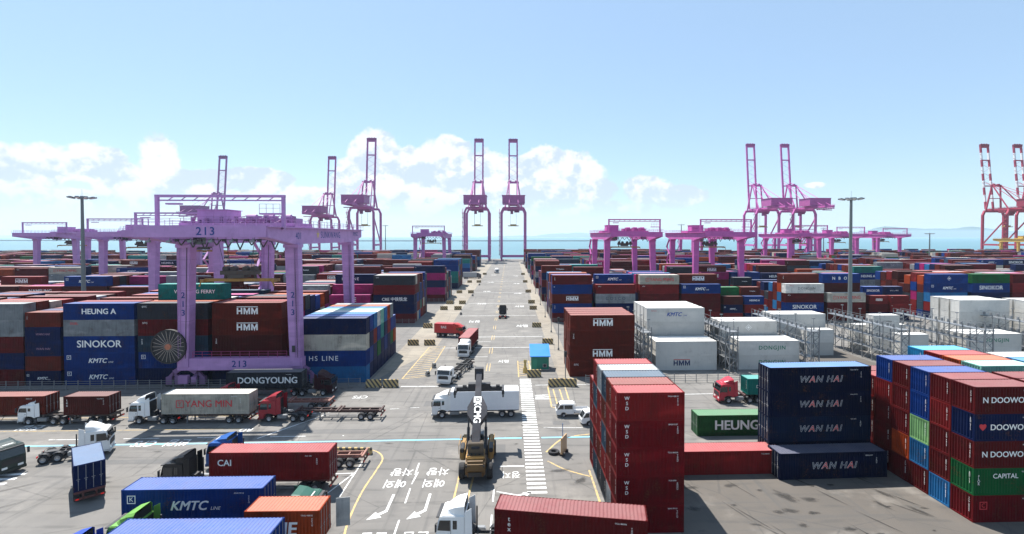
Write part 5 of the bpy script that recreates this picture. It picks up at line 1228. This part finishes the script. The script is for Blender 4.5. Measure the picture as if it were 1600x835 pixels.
def trailer(label, x, y, head, L=12.3, col=(.22, .07, .05), z=.02, legs=True, axles=2):
    """origin under the middle of the load bed; +x is the towing end"""
    root = thing('container_trailer', label, 'trailer', (x, y, z), head, 'skeleton trailers for containers'); a = L / 2
    m = MB()
    for s in (-.5, .5):
        m.box(-a, a - 2.6, s - .08, s + .08, .92, 1.28); m.box(a - 2.7, a, s - .08, s + .08, 1.12, 1.30)
    for xx in np.linspace(-a + .5, a - .5, 9): m.box(float(xx) - .07, float(xx) + .07, -.45, .45, 1.0, 1.22)
    m.build('frame', 'worn_steel', root, col)
    for xx in ([-a + .12, a - .12] if L > 8 else [-a + .12, a - .12]) + ([-.2, .25] if L > 8 else []):
        m = MB(); m.box(xx - .11, xx + .11, -1.2, 1.2, 1.16, 1.385); m.build('bolster', 'worn_steel', root, col)
    for k in range(axles):
        xx = -a + 1.5 + k * 1.32
        for s in (-1, 1): wheel(root, xx, s * .94, w=.56)
        m = MB(); m.tube((xx, -1, .52), (xx, 1, .52), .09, 8); m.bar((xx, -.5, .52), (xx, -.5, .95), .14); m.bar((xx, .5, .52), (xx, .5, .95), .14); m.build('axle', 'dark_steel', root)
    for s in (-1, 1):
        m = MB(); m.box(a - 3.6, a - 3.44, s * .85 - .08, s * .85 + .08, .12, 1.05); m.box(a - 3.66, a - 3.38, s * .85 - .14, s * .85 + .14, .02, .12); m.build('landing_leg', 'grey_steel', root)
        m = MB(); m.box(-a + 3.4, a - 4.0, s * 1.15 - .02, s * 1.15 + .02, .5, .58); m.box(-a + 3.4, a - 4.0, s * 1.15 - .02, s * 1.15 + .02, .75, .8)
        for xx in (-a + 3.4, 0, a - 4.1): m.bar((xx, s * .55, .95), (xx, s * 1.15, .5), .05)
        m.build('side_guard', 'grey_steel', root)
    m = MB(); m.box(-a - .06, -a + .04, -1.2, 1.2, .55, .78); m.bar((-a, -.5, .95), (-a, -.5, .6), .12); m.bar((-a, .5, .95), (-a, .5, .6), .12); bp = m.build('rear_bumper', 'worn_steel', root, (.10, .03, .025))
    for s in (-1, 1): m = MB(); m.box(-a - .08, -a - .06, s * .95 - .13, s * .95 + .13, .61, .72); m.build('tail_lamp', 'red_lens', bp)
    return root
PI = math.pi
WHITE = (.74, .74, .73); DRED = (.30, .02, .03)
# fence-side lanes, driving away to the side
tractor('white cab with sloping roof pulling the rusty cream container', -52.0, 74.3, PI - R(1), WHITE, fairing=1.0); trailer('dark trailer under the rusty cream container', -42.9, 74.25, PI - R(1), 12.3, (.1, .06, .05))
tractor('white lorry with low cab ahead of the short dark red container', -67.2, 74.5, PI, WHITE, roof=2.75, fairing=.55); trailer('trailer under the short dark red container on the first lane', -60.6, 74.5, PI, 9.4, (.08, .06, .05))
trailer('trailer under the rust orange container at the frame edge', -71.3, 74.8, PI, 12.3, (.1, .05, .04)); tractor('red cab pulling the rust orange container out of the frame', -81.0, 74.8, PI, (.4, .1, .05))
tractor('dark red cab with high roof pulling an empty skeleton trailer', -34.2, 74.5, PI, DRED, fairing=.85, sleeper=.15); trailer('empty rusty skeleton trailer behind the dark red high cab', -24.7, 75.0, PI - R(1.5), 12.3, (.06, .028, .024), axles=2)
tractor('dark red cab hidden behind the rusty cream container', -43.5, 79.6, PI, DRED, fairing=.8); trailer('empty pinkish trailer in the lane before the charcoal container', -33.6, 79.6, PI, 12.3, (.22, .10, .08))
tractor('very dark maroon cab at the end of the charcoal container', -30.9, 86.4, 0, (.03, .006, .010), fairing=.9); trailer('trailer under the charcoal container by the yard crane', -40.6, 86.4, 0, 12.3, (.05, .05, .05))
# turning lorries on the open apron
tractor('white cab turned side-on beyond the short navy container', -50.2, 63.6, R(24), WHITE, fairing=.75, hatch=True)
trailer('trailer carrying the short navy container with lit tail lamps', -43.7, 54.1, R(131), 6.5, (.10, .03, .03))
tractor('dark green cab coming in at the frame edge with sunroof', -56.6, 58.9, R(-22), (.02, .035, .03), fairing=.3, hatch=True, sleeper=.2)
tractor('black high cab pulling the bright red container', -34.4, 54.4, PI, (.012, .012, .014), fairing=.8, hatch=True); trailer('trailer under the bright red container with wheels showing', -24.7, 54.1, PI - R(1), 12.3, (.16, .05, .04))
tractor('blue cab with pale roof hatch behind the bright red container', -32.9, 59.7, PI, (.02, .10, .34), fairing=.55, hatch=True); trailer('flat pinkish trailer sticking out behind the bright red container', -22.9, 59.6, PI, 12.3, (.26, .12, .09))
tractor('dark green cab with curved roof at the end of the blue container', -18.6, 46.7, 0, (.03, .10, .07), fairing=.5, roof=2.9, hatch=True); trailer('trailer under the blue container with italic lettering', -27.8, 46.6, 0, 12.3, (.05, .05, .06))
tractor('light green cab between the two blue containers', -31.2, 43.0, PI, (.16, .36, .07), fairing=.95); trailer('trailer under the short orange container', -22.4, 42.85, PI, 12.3, (.14, .06, .05))
tractor('deep blue cab at the lower frame edge before the light green cab', -33.4, 39.75, PI, (.03, .07, .42), fairing=.7); trailer('trailer under the lowest blue container', -23.9, 39.45, PI, 12.3, (.05, .05, .06))
tractor('big white cab in front of the dark red container at the lower edge', -4.7, 43.6, PI - R(4), WHITE, fairing=.95, sleeper=.1, hatch=False); trailer('trailer under the dark red container at the lower edge', 4.9, 41.35, PI - R(10.5), 12.3, (.05, .05, .05))
# open door of the orange container
m = MB(); m.box(0, .06, 0, 1.14, .15, 2.6); m.box(-.01, .075, .1, 1.05, .5, .56); m.box(-.01, .075, .1, 1.05, 1.7, 1.76); o = m.build('container_door', 'container_paint', None, (.30, .31, .31))
o.location = (-14.9, 43.9, TR); o.rotation_euler = (0, 0, R(-80)); tag(o, 'grey container door hanging open beside the orange container', 'door')
tractor('bright red cab ahead of the teal container, behind the green one', 34.4, 80.2, PI, (.42, .03, .05), fairing=.8, hatch=True); trailer('trailer under the teal container', 41.6, 80.2, PI, 9.4, (.1, .05, .05))
# along the road
tractor('white skeletal truck without load facing us past the crossing', -11.5, 91.8, R(-103), WHITE, roof=2.8, fairing=.0); trailer('dark empty trailer behind the white skeletal truck facing us', -9.4, 100.6, R(-103), 8.5, (.03, .03, .03))
tractor('white truck carrying a crimson container toward us', -10.0, 111.9, R(-97), WHITE, fairing=.75); trailer('trailer under the crimson container on the road', -9.6, 119.1, R(-96), 12.3, (.1, .05, .05))
tractor('black truck alone in the middle of the long road', -2.4, 168.5, R(90), (.02, .022, .03), fairing=.8)
def rigid(label, x, y, head, cab, box, L, H, W=2.46, letters=None):
    root = thing('box_truck', label, 'truck', (x, y, .02), head, 'box lorries on the road')
    cab_parts(root, cab, fairing=.75, roof=2.9); chassis_parts(root, -L - 1.0, (-L + 1.2, -L - .1))
    m = MB(); m.box(-L - 1.25, -1.25, -W / 2, W / 2, 1.1, 1.1 + H); bx = m.build('cargo_box', 'vehicle_paint', root, box, bevel=.03)
    m = MB()
    for s in (-1, 1): m.box(-L - 1.25, -1.25, s * W / 2 - .02, s * W / 2 + .02, 1.02, 1.12); m.box(-L + 2.4, -2.8, s * 1.2 - .02, s * 1.2 + .02, .55, .85)
    m.build('side_skirt', 'dark_steel', root)
    m = MB(); m.box(-L - 1.29, -L - 1.25, -1.1, -.02, 1.2, .95 + H); m.box(-L - 1.29, -L - 1.25, .02, 1.1, 1.2, .95 + H); m.build('rear_door', 'vehicle_paint', bx, box)
    if letters: place('lettering', text_mesh(letters, .9, .02), bx, WHT, (-L / 2 - 1.2, -W / 2 - .016, 2.6))
    return root
rigid('long white box truck crossing behind the black loader', -9.9, 75.2, PI - R(-1), WHITE, (.70, .71, .73), 9.9, 2.75)
rigid('red box truck turning in from the side lane', -13.4, 134.4, R(-14), (.5, .04, .035), (.46, .035, .04), 5.2, 2.4, letters='BAE')
rigid('grey box truck waiting far up the road beside the teal boxes', -19.5, 320, R(0), (.05, .05, .06), (.35, .36, .36), 8.5, 2.9)
rigid('small white truck far up the road near the quay', -9.4, 366, R(-80), WHITE, (.7, .7, .7), 3.5, 1.6)
# small double-cab pickup
def pickup(label, x, y, head, double=True):
    root = thing('pickup_truck', label, 'pickup truck', (x, y, .02), head, 'small white utility trucks')
    w = .86; b = -1.55 if double else -.5
    m = MB(); m.prism([(1.05, .35), (1.10, .85), (1.02, 1.12), (.52, 1.88), (.25, 1.96), (b, 1.94), (b, .45), (-.42, .45), (-.36, .62), (0, .74), (.36, .62), (.42, .45), (.5, .35)], -w, w); cab = m.build('cab', 'vehicle_paint', root, WHITE, bevel=.06)
    g = MB(); g.add([(1.03, -.74, 1.14), (1.03, .74, 1.14), (.575, .66, 1.83), (.575, -.66, 1.83)], [(0, 1, 2, 3)]); g.build('windscreen', 'dark_glass', cab)
    for s in (-1, 1):
        y_ = s * (w + .005)
        for x0, x1, xt in ([(.80, .02, .50)] + ([(-.10, -1.3, -.10)] if double else [])):
            g = MB(); g.add([(x0, y_, 1.18), (xt, y_, 1.76), (x1, y_, 1.78), (x1, y_, 1.18)], [(0, 1, 2, 3)]); g.build('side_window', 'dark_glass', cab)
        g = MB(); g.box(1.06, 1.12, s * .6 - .18, s * .6 + .18, .78, .98); g.build('headlight', 'lamp_lens', cab)
        g = MB(); g.box(.72, .84, s * (w + .03) - .06, s * (w + .03) + .12 * s, 1.2, 1.4) if s > 0 else g.box(.72, .84, -(w + .15), -(w + .01), 1.2, 1.4); g.build('mirror', 'black_plastic', cab)
        wheel(root, 0, s * .76, .30, .2); wheel(root, -2.6, s * .74, .30, .26)
    m = MB(); m.box(-3.7, b - .08, -.86, .86, .62, .72)
    for s in (-1, 1): m.box(-3.7, b - .08, s * .86 - .025, s * .86 + .025, .72, 1.05)
    m.box(-3.72, -3.68, -.86, .86, .70, 1.05); m.bar((b - .15, -.8, 1.05), (b - .15, -.8, 1.85), .05); m.bar((b - .15, .8, 1.05), (b - .15, .8, 1.85), .05); m.bar((b - .15, -.8, 1.85), (b - .15, .8, 1.85), .05)
    m.build('load_bed', 'vehicle_paint', root, (.62, .62, .62))
    m = MB(); m.box(-3.6, .9, -.4, .4, .40, .6); m.build('chassis_frame', 'dark_steel', root); return root
pickup('white double-cab pickup with open load bed beyond the crossing', 7.8, 74.7, PI)
pickup('small white truck half hidden behind the tall crimson stack', 10.9, 71.2, PI + R(8), False)

# ------------------------------------------------------------------ reach stacker
rs = thing('reach_stacker', 'yellow and black reach stacker seen from behind with its boom raised', 'reach stacker', (-3.75, 55.6, .02), R(1))
YEL = (.33, .18, .035)
m = MB(); prof = [(-1.75, .9), (-2.1, 1.5), (-1.95, 2.5), (-1.2, 2.75), (.6, 2.6), (.6, .75), (-1.0, .7)]
n = len(prof); k = 1.12; m.add([(-k * (.92 if a < -1 else 1), a, b) for a, b in prof] + [(k * (.92 if a < -1 else 1), a, b) for a, b in prof], [tuple(range(n)), tuple(range(n, 2 * n))] + [(i, (i + 1) % n, n + (i + 1) % n, n + i) for i in range(n)])
cw = m.build('counterweight', 'worn_steel', rs, (.13, .07, .02), bevel=.2)
m = MB(); m.box(-.7, .7, -2.14, -2.0, 1.1, 1.5); m.box(-1.0, -.5, -2.0, -1.9, 2.0, 2.25); m.box(.5, 1.0, -2.0, -1.9, 2.0, 2.25); m.build('rear_grille', 'black_plastic', cw)
m = MB(); m.box(-1.0, 1.0, -1.5, .9, 2.55, 2.95); m.build('engine_hood', 'worn_steel', cw, (.30, .17, .045), bevel=.12)
m = MB()
for k in range(5): m.tube((-.8 + k * .4, -1.3 + .1 * k, 2.95), (-.8 + k * .4, -.6, 3.05 + .05 * (k % 2)), .07, 6)
m.bar((-.9, -1.2, 3.0), (.9, -1.2, 3.0), .07); m.build('hose', 'black_plastic', cw)
m = MB(); m.box(-1.15, 1.15, .5, 6.8, .9, 1.9); m.box(-1.05, 1.05, .2, 2.8, 1.9, 2.7); m.build('chassis', 'dark_steel', rs, bevel=.05)
for s in (-1, 1):
    wheel(rs, 0, 0, .84, .66).matrix_local = Matrix.Translation((s * 1.50, -.05, .85)) @ Matrix.Rotation(PI / 2, 4, 'Z')
    for q in (1.25, 1.85): wheel(rs, 0, 0, .86, .56).matrix_local = Matrix.Translation((s * q, 5.9, .87)) @ Matrix.Rotation(PI / 2, 4, 'Z')
    m = MB(); m.box(min(s * 1.3, s * 1.9), max(s * 1.3, s * 1.9), 1.6, 4.5, 1.2, 2.5); m.box(min(s * 1.25, s * 1.95), max(s * 1.25, s * 1.95), 4.7, 7.0, 1.85, 2.15); m.build('fender', 'worn_steel', rs, (.32, .185, .055), bevel=.16)
    m = MB(); m.box(min(s * 1.4, s * 1.85), max(s * 1.4, s * 1.85), 1.5, 3.4, 2.1, 2.6); m.build('tank', 'black_plastic', rs, bevel=.08)
    m = MB(); m.bar((s * 1.95, 1.2, 2.1), (s * 1.95, 1.2, 3.1), .05); m.bar((s * 1.95, 4.4, 2.1), (s * 1.95, 4.4, 3.1), .05); m.bar((s * 1.95, 1.2, 3.1), (s * 1.95, 4.4, 3.1), .05); m.build('handrail', 'vehicle_paint', rs, YEL)
m = MB(); m.box(-.75, .75, 3.2, 4.9, 1.9, 3.55); cb = m.build('operator_cab', 'vehicle_paint', rs, (.12, .12, .12), bevel=.1)
m = MB(); m.box(-.62, .62, 3.17, 3.2, 2.5, 3.4); m.box(-.77, .77, 3.4, 4.7, 2.5, 3.35); m.build('cab_window', 'dark_glass', cb)
B0, B1 = Vector((0, -.35, 3.55)), Vector((0, 9.0, 9.15)); bd = (B1 - B0).normalized(); bu = Vector((0, -bd.z, bd.y))
m = MB(); m.bar(B0 - bd * .5, B0 + bd * 6.6, .92, 1.0); bm_ = m.build('boom', 'container_paint', rs, (.040, .042, .050), bevel=.05)
m = MB(); m.bar(B0 + bd * 6.5, B1 + bd * .2, .72, .75); m.build('boom_extension', 'container_paint', bm_, (.055, .057, .066), bevel=.03)
m = MB(); c = B0 + bd * 4.9
pts = [(-.48, -2.0), (-1.12, -.9), (-1.16, .1), (-.52, 1.7), (.52, 1.7), (1.16, .1), (1.12, -.9), (.48, -2.0)]
m.add([tuple(c + Vector((a, 0, 0)) + bd * b + bu * .50) for a, b in pts] + [tuple(c + Vector((a, 0, 0)) + bd * b - bu * .2) for a, b in pts], [tuple(range(8)), tuple(range(8, 16))] + [(i, (i + 1) % 8, 8 + (i + 1) % 8, 8 + i) for i in range(8)]); m.build('boom_bracket', 'container_paint', bm_, (.042, .044, .052))
m = MB(); m.box(-.85, .85, -.9, .15, 2.6, 4.1); m.build('boom_support', 'vehicle_paint', rs, (.09, .07, .05), bevel=.08)
for s in (-1, 1):
    m = MB(); q = c + Vector((s * 1.0, 0, 0)) - bu * .1; m.tube((s * 1.0, 2.2, 2.0), tuple(Vector((s * 1.0, 2.2, 2.0)).lerp(q, .6)), .17, 10); m.tube(tuple(Vector((s * 1.0, 2.2, 2.0)).lerp(q, .55)), tuple(q), .10, 10); m.build('lift_cylinder', 'dark_steel', rs)
T_ = Matrix((( 0, 0, 1, 0), (-bd.y, bd.z, 0, 0), (-bd.z, -bd.y, 0, 0), (0, 0, 0, 1)))
def on_boom(me, dist, name='lettering', lift=.512):
    o = place(name, me, bm_, WHT); p = B0 + bd * dist + bu * lift; M = T_.copy(); M.translation = p; o.matrix_local = M; return o
on_boom(text_mesh('XCMG', 1.12, .04), 4.35)
m = MB(); m.box(-.45, .45, -.002, .002, -.45, .45); on_boom(m.mesh('logo', 'marking_paint'), 6.1, 'logo', .515)
m = MB(); m.tube((0, -.003, 0), (0, .003, 0), .3, 6); o = on_boom(m.mesh('logo_mark', 'dark_steel'), 6.1, 'logo_mark', .52)
m = MB(); m.tube((0, -.007, 0), (0, -.0045, 0), .13, 6); o = on_boom(m.mesh('logo_mark', 'marking_paint'), 6.1, 'logo_mark', .52)
# head and spreader
m = MB(); m.box(-.55, .55, 8.55, 9.6, 8.3, 9.75); m.bar((0, 9.2, 8.6), (0, 9.3, 7.2), .5); m.build('boom_head', 'dark_steel', rs, bevel=.05)
m = MB(); m.box(-2.9, 2.9, 8.95, 9.65, 6.75, 7.3); m.box(-1.4, 1.4, 8.8, 9.8, 7.0, 7.75)
for a in (-2.1, 2.1): m.tube((a, 9.1, 7.42), (a + .5, 9.1, 7.42), .2, 10)
sp_ = m.build('spreader', 'dark_steel', rs, bevel=.05)
for s in (-1, 1):
    m = MB(); m.box(s * 3.0 - .16, s * 3.0 + .16, 8.1, 10.5, 6.6, 7.15)
    for y in (8.2, 10.4): m.box(s * 3.0 - .1, s * 3.0 + .1, y - .1, y + .1, 6.25, 6.6)
    m.build('spreader_arm', 'dark_steel', sp_)
# shared air between camera and hills
# ------------------------------------------------------------------ the hazy sea air
m = bpy.data.materials.new('sea_air'); m.use_nodes = True; m.node_tree.nodes.clear(); MATS['sea_air'] = m
o_ = m.node_tree.nodes.new('ShaderNodeOutputMaterial'); v_ = m.node_tree.nodes.new('ShaderNodeVolumePrincipled')
v_.inputs['Color'].default_value = (.70, .86, 1.0, 1); v_.inputs['Density'].default_value = 0.00007; v_.inputs['Anisotropy'].default_value = 0.2
m.node_tree.links.new(v_.outputs[0], o_.inputs['Volume'])
mb = MB(); mb.box(-20500, 20500, -80, 20500, -7.5, 152); tag(mb.build('haze', 'sea_air'), kind='stuff')
m.cycles.homogeneous_volume = True
